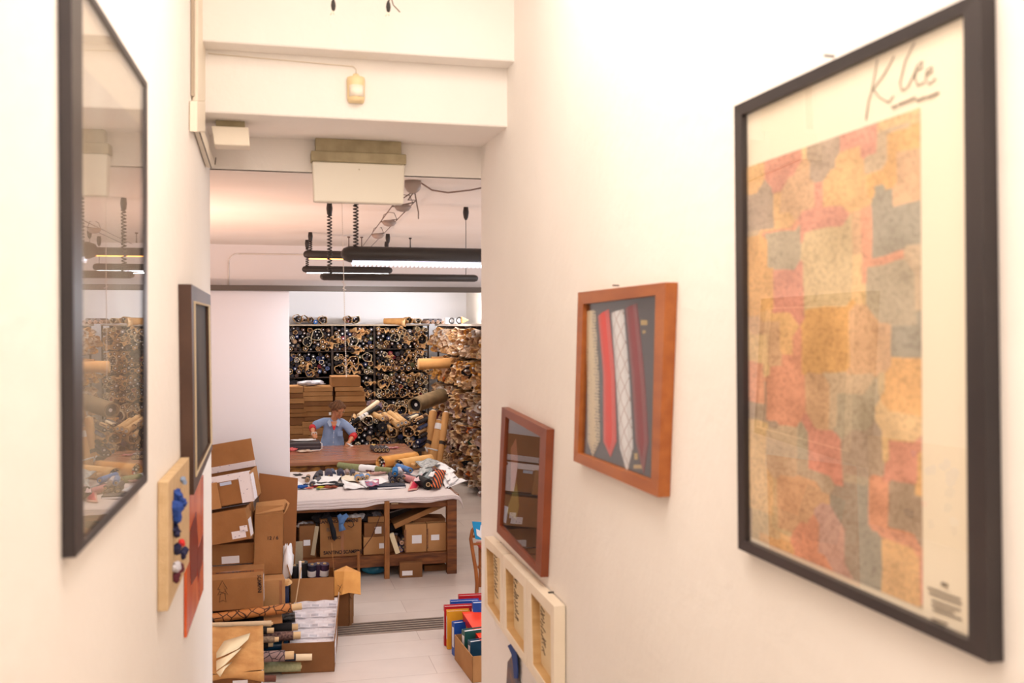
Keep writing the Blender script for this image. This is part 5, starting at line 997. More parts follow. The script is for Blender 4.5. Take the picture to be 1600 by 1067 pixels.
stack('left', aY(420, 0, YS).x, aY(472, 0, YS).x, YS, .5, [zpx(y) for y in (603, 613.5, 621.5, 630, 638, 645, 651, 664, 678, 692, 706, 720, 734, 748)] + [.0], 'left stack behind the person', 1, grow=.012)
stack('mid', aY(472, 0, YS).x, aY(517.5, 0, YS).x, YS, .5, [zpx(y) for y in (604, 612, 619, 627, 634.5, 643, 651, 658, 668, 680, 692, 704, 718, 734, 750)] + [.0], 'middle stack behind the person', 2, grow=.006)
stack('right', aY(522, 0, YS).x, aY(566, 0, YS).x, YS, .5, [zpx(y) for y in (605, 612, 619.5, 629, 636, 645, 652, 664, 676, 690, 704, 718, 734, 750)] + [.0], 'right stack behind the person', 3, grow=.016)
a, b_ = aY(518, 589, YS), aY(563.5, 604, YS)
carton('large cardboard box with pale lid crowning the right stack behind the person', b_.x - a.x, .5, a.z - zpx(605), ((a.x + b_.x) / 2, YS + .26, zpx(605) + .002), m=card, tape=False)
tp = bpy.context.scene.objects
cloth_lump('plastic_wrap', 'silvery plastic wrap lying on top of the middle carton stack', 'plastic', (aY(486, 600, YS).x, YS + .2, zpx(604) + .001), .13, mat('silver_plastic', (206, 204, 210), .25, noise=(150, 146, 156), nscale=10, spec=.7, bump=.6, bscale=9), 31, (1.5, .9, .28), amp=.4)

# ---------------------------------------------------------------- packing of round things
def pack(x0, x1, y0, ytop, radii, rnd, tries=46, gap=.001, maxn=400):
    """greedy bottom filling: returns (x, y, r, i)"""
    out = []; fails = 0
    while fails < 14 and len(out) < maxn:
        r, tagv = radii(rnd); best = None
        for _ in range(tries):
            x = rnd.uniform(x0 + r, x1 - r); y = y0 + r
            for (a, b_, q, _t) in out:
                dx = abs(x - a); s = r + q + gap
                if dx < s: y = max(y, b_ + math.sqrt(s * s - dx * dx))
            if best is None or y < best[1]: best = (x, y)
        lim = ytop(best[0]) if callable(ytop) else ytop
        if best[1] + r > lim: fails += 1; continue
        out.append((best[0], best[1], r, tagv))
    return out
SH = random.Random(42)
fab_cols = {'black': (20, 18, 22), 'charcoal': (46, 44, 50), 'dark brown': (52, 34, 28), 'navy': (24, 30, 58), 'slate blue': (52, 62, 92), 'blue': (40, 88, 156), 'wine red': (92, 30, 42), 'olive': (64, 66, 44), 'taupe': (112, 88, 72), 'dark grey': (70, 66, 68)}
fab_m = {k: mat('shelf_fabric_' + k.replace(' ', '_'), c, .85, noise=tuple(min(255, int(v * 1.6) + 8) for v in c), nscale=40) for k, c in fab_cols.items()}
wrap_m = mat('shelf_wrap_paper', (228, 190, 142), .85, noise=(206, 162, 112), nscale=12)
wrap2_m = mat('shelf_wrap_pale', (238, 220, 190), .85)
cap_w = mat('white_tube_cap', (236, 234, 236), .6)
RL = .75
def wobble(ph, amp=.09):
    return lambda i, e: 1 + amp * math.sin(i * 1.3 + ph) + amp * .6 * math.sin(i * 2.9 + ph * 2) * (1.2 - e)
# unit variants (radius .045, axis +y, visible end at y=0)
UR = .045
var_fab = {}; core_me = []; wrap_me = []
for k, m in fab_m.items():
    mb = MB().cyl((0, 0, 0), (0, RL, 0), UR * .93, n=12)
    a = [Vector((UR * .55 * math.cos(i * math.pi / 4), -.004, UR * .55 * math.sin(i * math.pi / 4))) for i in range(8)]
    mb.tube(a + [a[0]], .004, 4); var_fab[k] = mb.mesh('fabric_roll', m)
core_me.append(MB().cyl((0, -.012, 0), (0, .05, 0), UR * .36, n=10).mesh('core_tube', cap_w))
core_me.append(MB().cyl((0, -.012, 0), (0, .05, 0), UR * .40, n=10, hole=UR * .26).mesh('core_tube', core_m))
core_me.append(MB().cyl((0, -.006, 0), (0, .05, 0), UR * .26, n=8).mesh('core_tube', hole_m))  # solid dark plug, shade of an open tube end put into its colour
def wrap_mesh(seed, rad, m, fl=.10, n=20, prot=.05):
    rr = random.Random(seed); ph = [rr.uniform(0, 6.3) for _ in range(4)]; mb = MB()
    def fn(u, v):
        a = 2 * math.pi * u * .985; k = 1 + .07 * math.sin(2 * a + ph[0]) + .05 * math.sin(3 * a + ph[1]) + (1 - v) * (fl * math.sin(5 * a + ph[2]) + fl * .7 * math.sin(9 * a + ph[3]))
        return Vector((rad * k * math.cos(a), -prot * (1 + .5 * math.sin(4 * a + ph[1])) * (1 - v) + v * .5, rad * k * math.sin(a)))
    vs = []
    mb.grid(fn, n, 3)
    me = mb.mesh('paper_wrap', m); bm = bmesh.new(); bm.from_mesh(me); bmesh.ops.solidify(bm, geom=bm.faces[:], thickness=.006); bm.to_mesh(me); bm.free(); return me
for s_ in range(6): wrap_me.append(wrap_mesh(s_, UR * 1.0, wrap_m if s_ % 3 else wrap2_m, .13))
big_wrap = [wrap_mesh(50 + s_, .115, wrap_m if s_ % 4 else wrap2_m, .07, 26, .08) for s_ in range(6)]
loose_me = []
for s_ in range(4):      # crumpled kraft sheets sticking out between rolls
    rr = random.Random(s_ + 9); ph = rr.uniform(0, 6); mb = MB().grid(lambda u, v: Vector(((u - .5) * .15 + .02 * math.sin(v * 5 + ph), -.10 * v + .3 * (1 - v) - .02 * math.sin(u * 6 + ph), .028 * math.sin(u * 7 + ph) * (.4 + v) + .015 * math.sin(v * 9 + u * 5))), 10, 6)
    me = mb.mesh('kraft_scrap', wrap_m); bm = bmesh.new(); bm.from_mesh(me); bmesh.ops.solidify(bm, geom=bm.faces[:], thickness=.005); bm.to_mesh(me); bm.free(); loose_me.append(me)
def link(me, name, parent=None, loc=None, rot=None, sc=None):
    o = bpy.data.objects.new(name, me); COL.objects.link(o)
    if parent: o.parent = parent
    if loc is not None: o.location = loc
    if rot is not None: o.rotation_euler = rot
    if sc is not None: o.scale = sc
    return o
BAYS = [('left', .465, 1.278, [2.18, 1.68, 1.16, .64]), ('middle', 1.325, 2.085, [2.18, 1.73, 1.22, .70]), ('right', 2.135, 3.15, [2.22, 1.79, 1.265, .76])]
YF = 19.42; ROWN = ['top', 'second', 'third', 'fourth']
# shelf unit
su = thing('shelving_unit', 'tall dark metal shelving across the far wall crammed with fabric rolls', 'shelf', (0, YF, 0)); smt = mat('shelf_post', (58, 44, 38), .6)
for x0, x1 in ((.44, .462), (1.282, 1.322), (2.09, 2.13), (3.153, 3.18)): MB().b2((x0, -.01, 0), (x1, .03, 2.68)).b2((x0, .72, 0), (x1, .76, 2.68)).obj('post', smt, su)
MB().b2((.43, -.012, 2.665), (3.19, .77, 2.69)).obj('top_board', mat('pale_board', (176, 158, 136), .6), su)
for nm, x0, x1, zs in BAYS:
    for z in zs: MB().b2((x0 - .002, -.002, z - .02), (x1 + .002, .76, z)).obj('shelf_board', smt, su)
MB().b2((.44, .76, 0), (3.18, .775, 2.66)).obj('dark_backing', mat('shadow_board', (50, 40, 36), .9), su)
rolls_all = []; nrolls = 0
def add_roll(x, y, z, r, col, wrap, core, label, group, rx=0, rzz=0):
    o = link(var_fab[col], 'fabric_roll', None, (x, y, z), (rx, SH.uniform(0, 6), rzz), (r / UR, 1, r / UR)); tag(o, label, 'fabric roll', group)
    link(core_me[core], 'core_tube', o)
    if wrap is not None: link(wrap_me[wrap], 'paper_wrap', o)
    return o
def pick(ws): 
    t_ = SH.uniform(0, sum(ws.values()))
    for k, v in ws.items():
        t_ -= v
        if t_ <= 0: return k
    return k
PAL = {'dark': {'black': 40, 'charcoal': 18, 'dark brown': 18, 'navy': 8, 'wine red': 4, 'olive': 3, 'taupe': 6, 'dark grey': 8}, 'blue': {'navy': 25, 'slate blue': 28, 'black': 20, 'blue': 9, 'charcoal': 12, 'wine red': 4}}
rest = MB(); rest_mats = [fab_m['black'], fab_m['charcoal'], fab_m['dark brown'], cap_w, wrap_m]
cnt = 0; seen = []
for bn, x0, x1, zs in BAYS:
    tops = [2.655] + [z - .022 for z in zs[:-1]]
    for ri, (zb, zt) in enumerate(zip(zs, tops)):
        P = pack(x0, x1, zb, zt - .005, lambda r_: ((r_.uniform(.088, .12), 'B') if r_.random() < .09 else (r_.uniform(.033, .047), 'R')), SH)
        for (x, z, r, kind) in P:
            px = CX + F * ((x * math.cos(PSI) - YF * math.sin(PSI)) / (x * math.sin(PSI) + YF * math.cos(PSI))); py = 506 + (2.7 - z) * F / (YF * .97 + x * .24)
            vis = not ((px < 519 and py > 606) or (px < 570 and py > 584) or (py > 672 and px < 655) or py > 700 or (py > 650 and px < 600))
            seen.append((x, z, r, kind, bn, ri, vis))
seen.sort(key=lambda t: (not t[6], -t[2]))
pos_words = lambda bn, ri: 'in the %s row, %s bay of far shelves' % (ROWN[ri], bn)
for (x, z, r, kind, bn, ri, vis) in seen:
    yj = YF - SH.uniform(-.01, .09); pal = PAL['blue' if (bn == 'left' and ri == 1) else 'dark']
    if vis and cnt < 296 - 60 or (vis and kind == 'B'):
        if kind == 'R':
            cnt += 1; col = pick(pal); wr = SH.randrange(6) if SH.random() < .52 else None; co = SH.choices([0, 1, 2], [.42, .25, .33])[0]
            lab = '%s roll %s %s' % (col, 'in brown paper' if wr is not None else ('with white core' if co == 0 else 'without paper'), pos_words(bn, ri))
            add_roll(x, yj, z, r, col, wr, co, lab, lab.replace('roll', 'rolls', 1), rzz=SH.uniform(-.03, .03))
        else:
            cnt += 1; lab = 'dark rolls in one paper sleeve %s' % pos_words(bn, ri)
            root = link(SH.choice(big_wrap), 'roll_bundle', None, (x, yj - .02, z), (0, SH.uniform(0, 6), 0), (r / .122,) * 3); tag(root, lab, 'roll bundle', 'paper sleeved roll bundles ' + pos_words(bn, ri))
            cols_ = [pick(pal) for _ in range(2)]
            for (dx, dz, s_) in [(0, 0, .8)] + [(.07 * math.cos(a + .3), .07 * math.sin(a + .3), .78) for a in [i * math.pi / 3 for i in range(6)]]:
                if SH.random() < .85:
                    q_ = link(var_fab[SH.choice(cols_)], 'roll', root, (dx, .02 + SH.uniform(-.02, .03), dz), None, (s_, 1, s_)); link(core_me[SH.choices([0, 1, 2], [.4, .2, .4])[0]], 'core_tube', q_)
    elif vis or SH.random() < .35:
        rest.cyl((x, yj, z), (x, YF + .6, z), r * .93, n=8, mi=SH.choice([0, 0, 1, 2])); rest.cyl((x, yj - .01, z), (x, yj + .02, z), r * .34, n=6, mi=3 if SH.random() < .5 else 1)
        if SH.random() < .4: rest.cyl((x, yj - .03, z), (x, yj + .2, z), r * 1.03, n=9, mi=4, caps=(0, 0), hole=0, wob=wobble(x * 9, .06))
tag(rest.obj('fabric_rolls', rest_mats), 'remaining dark fabric rolls packed between the others on the far shelves', 'fabric rolls', kind='stuff')
NS = 0
for (x, z, r, kind, bn, ri, vis) in seen:
    if vis and SH.random() < .10:
        NS += 1; o = link(SH.choice(loose_me), 'kraft_scrap', None, (x + SH.uniform(-.03, .03), YF - .06, z + SH.uniform(-.02, .04)), (SH.uniform(-.3, .3), SH.uniform(-.8, .8), SH.uniform(-.3, .3)), (SH.uniform(.7, 1.3),) * 3)
        tag(o, 'crumpled brown paper edge ' + pos_words(bn, ri), 'paper', 'crumpled paper edges ' + pos_words(bn, ri))
# on top of the far shelves
TB = 2.69
def topbundle(px0, px1, lab, cols_, h=.17, seed=1, scale=1.0):
    a, b_ = aY(px0, 500, YF), aY(px1, 500, YF); w_ = b_.x - a.x; rad = h / 2
    root = link(big_wrap[seed % 6], 'roll_bundle', None, ((a.x + b_.x) / 2, YF - .02, TB + rad + .01), (0, seed, 0), (w_ / .26, 1, w_ / .26)); tag(root, lab, 'roll bundle', 'paper wrapped bundles on top of the far shelves')
    for i, c_ in enumerate(cols_): q_ = link(var_fab[c_], 'roll', root, (.05 * math.cos(i * 2.1), .02, .05 * math.sin(i * 2.1)), None, (.9, 1, .9)); link(core_me[i % 3], 'core_tube', q_)
topbundle(457, 473, 'paper wrapped dark bundle leftmost on top of the far shelves', ['black', 'charcoal', 'black'], .19, 1)
topbundle(470, 482, 'crumpled brown paper bundle second from the left on top of the far shelves', ['taupe', 'black'], .2, 3)
topbundle(481, 491, 'small paper bundle beside the blue roll on top of the far shelves', ['dark brown', 'black'], .15, 5)
topbundle(497, 512, 'dark paper bundle right of the blue roll on top of the far shelves', ['black', 'dark brown', 'charcoal'], .15, 7)
topbundle(538, 551, 'paper bundle with purple brown rolls behind the bead chain on top of the shelves', ['wine red', 'dark brown', 'taupe'], .17, 8)
topbundle(549, 563, 'paper bundle with dark rolls right of the bead chain on top of the shelves', ['navy', 'black', 'black'], .16, 10)
topbundle(634, 645, 'round dark opening of a paper bundle at the right on top of the far shelves', ['black', 'olive'], .14, 11)
topbundle(648, 658, 'small dark paper bundle at the right end on top of the far shelves', ['black', 'dark grey'], .12, 12)
p = aY(493, 503, YF); add_roll(p.x, YF - .02, TB + .05, .045, 'blue', None, 0, 'bright blue fabric roll on top of the far shelves', None)
a, b_ = aY(600, 503, YF + .1), aY(633, 504, YF - .05); mb = MB().cyl((0, 0, 0), (b_ - a), .055, .075, n=16)
a.z = TB + .065; o = tag(mb.obj('paper_wrapped_roll', kraft, None, loc=a), 'long brown paper wrapped roll lying sideways on top of the far shelves', 'fabric roll'); MB().cyl((b_ - a) * .85, (b_ - a) * 1.03, .074, .082, n=16, caps=(0, 0)).obj('paper_flare', wrap_m, o, solid=.004)
for k in range(7):
    px = 668 + k * 3.9; p = aY(px, 501, YF - .5); add_roll(p.x, YF - .55 + .0, TB + .045 + (.0 if k % 2 == 0 else .035), .036, 'dark grey' if k % 2 else 'taupe', None, 2, 'small grey brown roll in the heap on top of the corner of the shelves', 'small grey brown rolls in the heap on top of the shelf corner')
# ---------------------------------------------------------------- side shelf along the right wall
SX = 3.30
ss = thing('side_shelving', 'long shelving along the right wall stuffed with beige paper bundles', 'shelf', (SX, 16.4, 0)); pale = mat('pale_shelf_edge', (226, 216, 206), .6)
MB().b2((-.02, -3.2, 2.665), (.78, 2.9, 2.70)).obj('top_board', pale, ss)
for y in (-2.9, -1.9, -1.05, -.2, .75, 1.6, 2.4): MB().prism([(-.03, y, 2.60), (.3, y, 2.60), (.3, y, 2.66), (-.03, y, 2.66)], (0, 1, 0), .03).obj('bracket', smt, ss)
SZ = [2.16, 1.64, 1.10, .58, .12]
for z in SZ: MB().b2((.02, -3.2, z - .02), (.78, 2.9, z)).obj('shelf_board', smt, ss)
for y in (-3.2, -1.2, .9, 2.88): MB().b2((.03, y, 0), (.06, y + .03, 2.66)).b2((.74, y, 0), (.77, y + .03, 2.66)).obj('post', smt, ss)
MB().b2((.78, -3.2, 0), (.79, 2.9, 2.66)).obj('dark_backing', mat('shadow_board', (50, 40, 36), .9), ss)
side_cols = {'pale beige': (232, 206, 180), 'beige': (218, 182, 144), 'brown paper': (210, 162, 108), 'mustard': (216, 156, 74), 'greyish pink': (186, 156, 146), 'whitish': (228, 216, 208), 'dull brown': (164, 126, 98), 'black': (26, 24, 30), 'red': (184, 30, 34), 'blue': (40, 96, 170), 'yellow': (232, 176, 40), 'orange': (222, 120, 50), 'wine': (96, 34, 44), 'green': (50, 84, 60)}
side_me = {}; bcore = mat('bundle_inside', (140, 102, 78), .9, noise=(196, 156, 124), nscale=40)
for k, c_ in side_cols.items():
    m1 = mat('side_' + k.replace(' ', '_'), c_, .85, noise=tuple(int(v * .82) for v in c_), nscale=16, bump=.4, bscale=22)
    lst = []
    for s_ in range(5 if k in ('pale beige', 'beige', 'brown paper', 'mustard', 'greyish pink', 'dull brown', 'whitish') else 2):
        rr = random.Random(hash(k) % 1 + s_ * 7 + len(k)); ph = [rr.uniform(0, 6.3) for _ in range(5)]; n_ = 12
        mb = MB(); prof = [(.0, .10), (.35, .04 + .05 * rr.random()), (.72, .02), (.95, -.03), (1.02, .02), (.86, .12), (.98, .3), (.95, .62)]
        vs = []
        for j, (k_, xo) in enumerate(prof):
            for i in range(n_):
                a = 2 * math.pi * i / n_; w_ = 1 + .12 * math.sin(2 * a + ph[0]) + .10 * math.sin(3 * a + ph[1] + j) + .10 * math.sin(5 * a + ph[2] + j * 1.7)
                vs.append(Vector((xo + .03 * math.sin(3 * a + ph[3] + j), .1 * k_ * w_ * math.cos(a), .1 * k_ * w_ * math.sin(a))))
        mb.add(vs, [(j * n_ + i, j * n_ + (i + 1) % n_, (j + 1) * n_ + (i + 1) % n_, (j + 1) * n_ + i) for j in range(len(prof) - 1) for i in range(n_)], 0, False)
        mb.m = [1 if i_ < 2 * n_ else 0 for i_ in range(len(mb.f))]
        lst.append(mb.mesh('kraft_bundle', [m1, bcore]))
    side_me[k] = lst
tube_me = MB().cyl((-.10, 0, 0), (.3, 0, 0), .022, n=8, hole=.014).mesh('tube_end', core_m); tube2_me = MB().cyl((-.06, 0, 0), (.3, 0, 0), .022, n=8).mesh('tube_end', cap_w)
rowp = [{'pale beige': 40, 'beige': 26, 'brown paper': 14, 'whitish': 12, 'mustard': 6, 'black': 2}, {'brown paper': 36, 'mustard': 18, 'beige': 22, 'dull brown': 8, 'pale beige': 10, 'red': 1, 'black': 4, 'orange': 2}, {'greyish pink': 20, 'beige': 22, 'pale beige': 20, 'brown paper': 20, 'dull brown': 8, 'whitish': 7, 'black': 3, 'yellow': 2},
        {'beige': 22, 'greyish pink': 16, 'brown paper': 16, 'pale beige': 16, 'dull brown': 10, 'wine': 3, 'black': 4, 'orange': 2, 'red': 1, 'blue': 1, 'green': 1}, {'brown paper': 20, 'beige': 22, 'dull brown': 14, 'pale beige': 14, 'mustard': 6, 'black': 4, 'greyish pink': 12, 'orange': 2}]
side = []
for ri, zb in enumerate(SZ):
    zt = 2.655 if ri == 0 else SZ[ri - 1] - .022
    for (y, z, r, kd) in pack(13.3, 19.2, zb, zt, lambda r_: (r_.uniform(.05, .085) if r_.random() < .8 else r_.uniform(.09, .125), 0), SH, tries=60): side.append((y, z, r, ri))
side.sort(key=lambda t: (t[0] < 14.3, t[0]))
SROW = ['top', 'second', 'third', 'fourth', 'bottom']
rest2 = []
for k, (y, z, r, ri) in enumerate(side):
    col = pick(rowp[ri]); me = SH.choice(side_me[col]); x = SX - SH.uniform(-.03, .12); s_ = r / .1
    rot = (SH.uniform(0, 6), SH.uniform(-.15, .15), SH.uniform(.25, .95))
    if k < 290 and y >= 14.3:
        where = 'near' if y < 15.8 else ('middle' if y < 17.2 else 'far')
        hastube = SH.random() < .4
        lab = '%s bundle %s, %s row, %s part of side shelving' % (col, 'with tube end' if hastube else 'with crumpled end', SROW[ri], where)
        o = link(me, 'kraft_bundle', None, (x, y, z), rot, (1, s_, s_)); tag(o, lab, 'bundle', lab.replace('bundle', 'bundles', 1))
        if hastube: link(tube_me if SH.random() < .5 else tube2_me, 'tube_end', o, (0, SH.uniform(-.03, .03), SH.uniform(-.03, .03)))
    else: rest2.append((me, (x, y, z), rot, s_))
bm = bmesh.new(); rm = []; tmpm = bpy.data.meshes.new('tmp')
for me, l, rot, s_ in rest2:
    b2 = bmesh.new(); b2.from_mesh(me)
    for mi in me.materials:
        if mi not in rm: rm.append(mi)
    for f in b2.faces: f.material_index = rm.index(me.materials[f.material_index])
    b2.transform(Matrix.Translation(l) @ Euler(rot).to_matrix().to_4x4() @ Matrix.Diagonal((1, s_, s_, 1))); b2.to_mesh(tmpm); bm.from_mesh(tmpm); b2.free()
me = bpy.data.meshes.new('fabric_bundles'); bm.to_mesh(me); bm.free()
for m in rm: me.materials.append(m)
tag(link(me, 'fabric_bundles'), 'remaining beige and brown fabric bundles filling the side shelving', 'bundles', kind='stuff')
# on top of the side shelving
for k, (x0, x1, y0, y1, Y, lab) in enumerate(((695, 702.5, 497, 505, 18.0, 'small white box on top of the side shelving, left of the dark binders'), (711, 717, 498, 505, 17.1, 'small white box between dark objects on top of the side shelving'))):
    a, b_ = aY(x0, y0, Y), aY(x1, y1, Y); tag(MB().box((0, 0, (a.z - 2.70) / 2), (b_.x - a.x, .15, a.z - 2.70)).obj('white_box', white_p, None, bevel=.004, loc=((a.x + b_.x) / 2, Y, 2.701)), lab, 'box')
for k, (px, Y, rad, lab) in enumerate(((706, 17.4, .045, 'dark ring object on top of the side shelving left of a white box'), (718, 16.8, .05, 'dark ring object on top of the side shelving right of a white box'))):
    p = aY(px, 502, Y); mb = MB().tube([(rad * math.cos(a), 0, rad + rad * math.sin(a)) for a in [i * math.pi / 8 for i in range(17)]], .014, 6); tag(mb.obj('dark_ring', black_m, None, loc=(p.x, Y, 2.71)), lab, 'ring')
p = aY(724, 502, 16.6); tag(MB().cyl((0, 0, 0), (.12, 0, 0), .06, .004, n=12).obj('paper_cone', kraft, None, loc=(p.x - .03, 16.6, 2.765)), 'brown paper cone lying on top of the side shelving', 'cone')
# ---------------------------------------------------------------- big single rolls near the corner
kb2 = mat('kraft_big', (208, 156, 98), .8, noise=(194, 142, 86), nscale=3)
a, b_ = aY(654, 569, 17.3), aY(699, 567, 17.3); b_ = a + (b_ - a).normalized() * .95
o = tag(MB().cyl((0, 0, 0), b_ - a, .10, .085, n=20).obj('paper_wrapped_roll', kb2, None, loc=a), 'big smooth brown paper roll jutting out from the side shelving', 'fabric roll'); MB().cyl((-.012, 0, 0), (0.01, 0, 0), .085, n=20).obj('end_cap', wrap_m, o)
tag(MB().b2((-.1, -.04, 0), (.1, .04, .03)).obj('flat_box', card2, None, loc=((a.x + b_.x) / 2 - .15, 17.3, a.z + .098)), 'small flat cardboard piece lying on the jutting brown paper roll', 'box')
a, b_ = aY(648, 633, 16.6), aY(690, 618, 17.4); d = (b_ - a)
o = tag(MB().cyl((0, 0, 0), d, .13, .13, n=20, hole=.105).obj('paper_wrapped_roll', mat('dull_kraft', (140, 116, 84), .8, noise=(110, 92, 66), nscale=5), None, loc=a), 'thick dull brown open roll leaning out above the roll pile', 'fabric roll'); MB().cyl(d * .05, d * .9, .10, n=16).obj('inner_roll', fab_m['black'], o); MB().cyl(d * .04, d * .06, .03, n=10).obj('core_tube', cap_w, o)
a, b_ = aY(672, 640, 16.6), aY(668, 612, 17.0); 
for k, (p0, p1, r, m, lab) in enumerate((((662, 722), (677, 644), .068, kb2, 'leftmost of the tall brown paper tubes leaning near the corner'), ((674, 724), (685, 660), .098, kb2, 'widest tall brown paper tube with a white paper band near the corner'), ((685, 724), (697, 646), .060, kb2, 'rightmost of the tall brown paper tubes leaning near the corner'))):
    A = aY(*p0, 15.35); B_ = aY(*p1, 15.75); d = (B_ - A); A = A - d * (A.z / d.z); d = B_ - A
    o = tag(MB().cyl((0, 0, .01), d, r, r * .95, n=18, hole=r * .8).obj('tall_tube', m, None, loc=A), lab, 'tube', 'tall brown paper tubes near the corner')
    MB().cyl(d * .94, d * 1.02, r * .6, n=12).obj('inner_roll', white_p if k else wrap2_m, o)
    MB().cyl(d * (.62 if k != 1 else .88), d * (.66 if k != 1 else .955), r * 1.03, n=18).obj('paper_band', white_p if k == 1 else smt, o)
mb = MB().tube([aY(664, 698, 15.25), aY(668, 706, 15.2), aY(668, 700, 15.2), aY(676, 702, 15.2), aY(684, 704, 15.2)], .012, 6); tag(mb.obj('white_ribbon', white_p), 'white ribbon tied around the tall brown paper tubes', 'ribbon')
MBc = MB().b2((0, 0, 0), (.14, .03, 1.22)); tag(MBc.obj('brown_board', mat('dark_board', (92, 62, 40), .6, noise=(76, 50, 32), nscale=4), None, loc=(aY(655, 690, 15.95).x, 15.95, 0)), 'dark brown board standing behind the right end of the roll pile', 'board')
for k, px in enumerate((641, 646.5, 652)):
    A = aY(px, 668, 16.4); tag(MB().cyl((0, 0, 0), (.0, .0, .26 + A.z), .032, n=12, hole=.02).obj('cardboard_tube', kraft_l if k == 1 else kb2, None, loc=(A.x, 16.4, 0.0)), ['first upright tube from the left behind the roll pile', 'middle upright paler tube behind the roll pile', 'third upright tube from the left behind the roll pile'][k], 'tube', 'upright tubes behind the roll pile')
# ---------------------------------------------------------------- roll pile on its table
PT = .80
pt = thing('dark_table', 'dark low table carrying the heaped fabric rolls behind the cutting table', 'table', (1.80, 15.75, 0))
MB().b2((-.60, -.75, PT - .04), (.60, .75, PT)).obj('tabletop', smt, pt)
for x in (-.55, .5): 
    for y in (-.7, .65): MB().b2((x, y, 0), (x + .05, y + .05, PT - .04)).obj('leg', smt, pt)
def ptop(x): return lerp(1.30, 1.42, min(1, max(0, (x - 1.2) / .9))) - max(0, x - 2.15) * 1.2 - .10 * math.exp(-((x - 1.68) / .12) ** 2)
PR = random.Random(5)
for k, (x, z, r, kd) in enumerate(pack(1.24, 2.36, PT, ptop, lambda r_: ((r_.uniform(.075, .09), 'B') if r_.random() < .10 else (r_.uniform(.030, .044), 'R')), PR)):
    y = 15.02 + PR.uniform(-.04, .06) + (z - PT) * .25; rzz = -.12 - .25 * (x > 1.9)
    side_w = 'left' if x < 1.6 else ('middle' if x < 1.95 else 'right'); hi = 'upper' if z > 1.12 else 'lower'
    if kd == 'B':
        root = link(big_wrap[k % 6], 'roll_bundle', None, (x, y, z), (0, k, rzz), (r / .122,) * 3); tag(root, 'paper sleeve full of small rolls in the %s %s part of the roll pile' % (hi, side_w), 'roll bundle', 'paper sleeves in the %s %s part of the roll pile' % (hi, side_w))
        for i in range(5): q_ = link(var_fab['black' if i % 2 else 'dark brown'], 'roll', root, (.062 * math.cos(i * 1.26), .02, .062 * math.sin(i * 1.26)), None, (.75, 1, .75)); link(core_me[i % 3], 'core_tube', q_)
    else:
        if x > 1.85 and z < 1.12: pal = {'slate blue': 30, 'navy': 20, 'dark grey': 20, 'black': 15}
        else: pal = {'black': 35, 'dark brown': 18, 'charcoal': 18, 'taupe': 12, 'dark grey': 10}
        col = pick(pal); wr = PR.randrange(6) if (PR.random() < (.55 if z > 1.15 else .25)) else None; co = PR.choices([0, 1, 2], [.4, .35, .25])[0]
        lab = '%s roll %s in the %s %s part of the roll pile' % (col, 'wrapped in paper' if wr is not None else ('with white core' if co == 0 else 'with open core'), hi, side_w)
        add_roll(x, y, z, r, col, wr, co, lab, lab.replace('roll', 'rolls', 1), rzz=rzz)
for k, (x0, y0, x1, y1, r, lab) in enumerate(((598, 654, 580, 645, .04, 'first bare brown paper roll on top of the roll pile'), (622, 664, 600, 648, .048, 'second bare brown paper roll lying on the pile crest'), (628, 661, 609, 645, .044, 'third bare brown paper roll lying on the pile crest'), (611, 671, 594, 655, .036, 'short brown paper roll sloping down the front of the pile'), (634, 660, 618, 648, .04, 'rightmost bare brown paper roll lying on the pile crest'))):
    a, b_ = aY(x0, y0, 14.98), aY(x1, y1, 15.5); roll(lab, a, b_, r, kraft_l, .5, .004, core_w, group='brown paper rolls on the roll pile')
a, b_ = aY(548.5, 661, 15.0), aY(592, 636, 15.5); o = roll('black slim tube with white label leaning over the left of the roll pile', a, b_, .030, mat('black_fabric', (24, 22, 24), .8), .55, .01, core_w)
L_ = (b_ - a).length; MB().cyl((0, 0, L_ * .26), (0, 0, L_ * .42), .0312, n=16).obj('white_label', white_p, o); MB().cyl((0, 0, L_ * .45), (0, 0, L_ * .56), .0312, n=16).obj('white_label', white_p, o)
a, b_ = aY(560, 650, 15.2), aY(590, 628, 15.7); roll('cream roll behind the slim black tube', a, b_, .034, wrap2_m, .4, 0.0)
a, b_ = aY(598, 668, 14.96), aY(590, 660, 15.7); roll('large black roll in the middle front of the roll pile', a, b_, .068, fab_m['black'], .2, 0.004)
cloth_lump('fabric_heap', 'blue and brown fabric heap between the right carton stack and the shelves', 'fabric', (aY(585, 632, 16.2).x, 16.3, 1.26), .12, mat('heap_mix', (150, 110, 76), .8, noise=(44, 60, 104), nscale=9, bump=.5, bscale=12), 91, (1, 1, .7), amp=.4)
carton('brown cardboard box under the blue and brown fabric heap', .30, .5, 1.255, (aY(585, 640, 16.2).x, 16.45, 0), m=card3, tape=False)

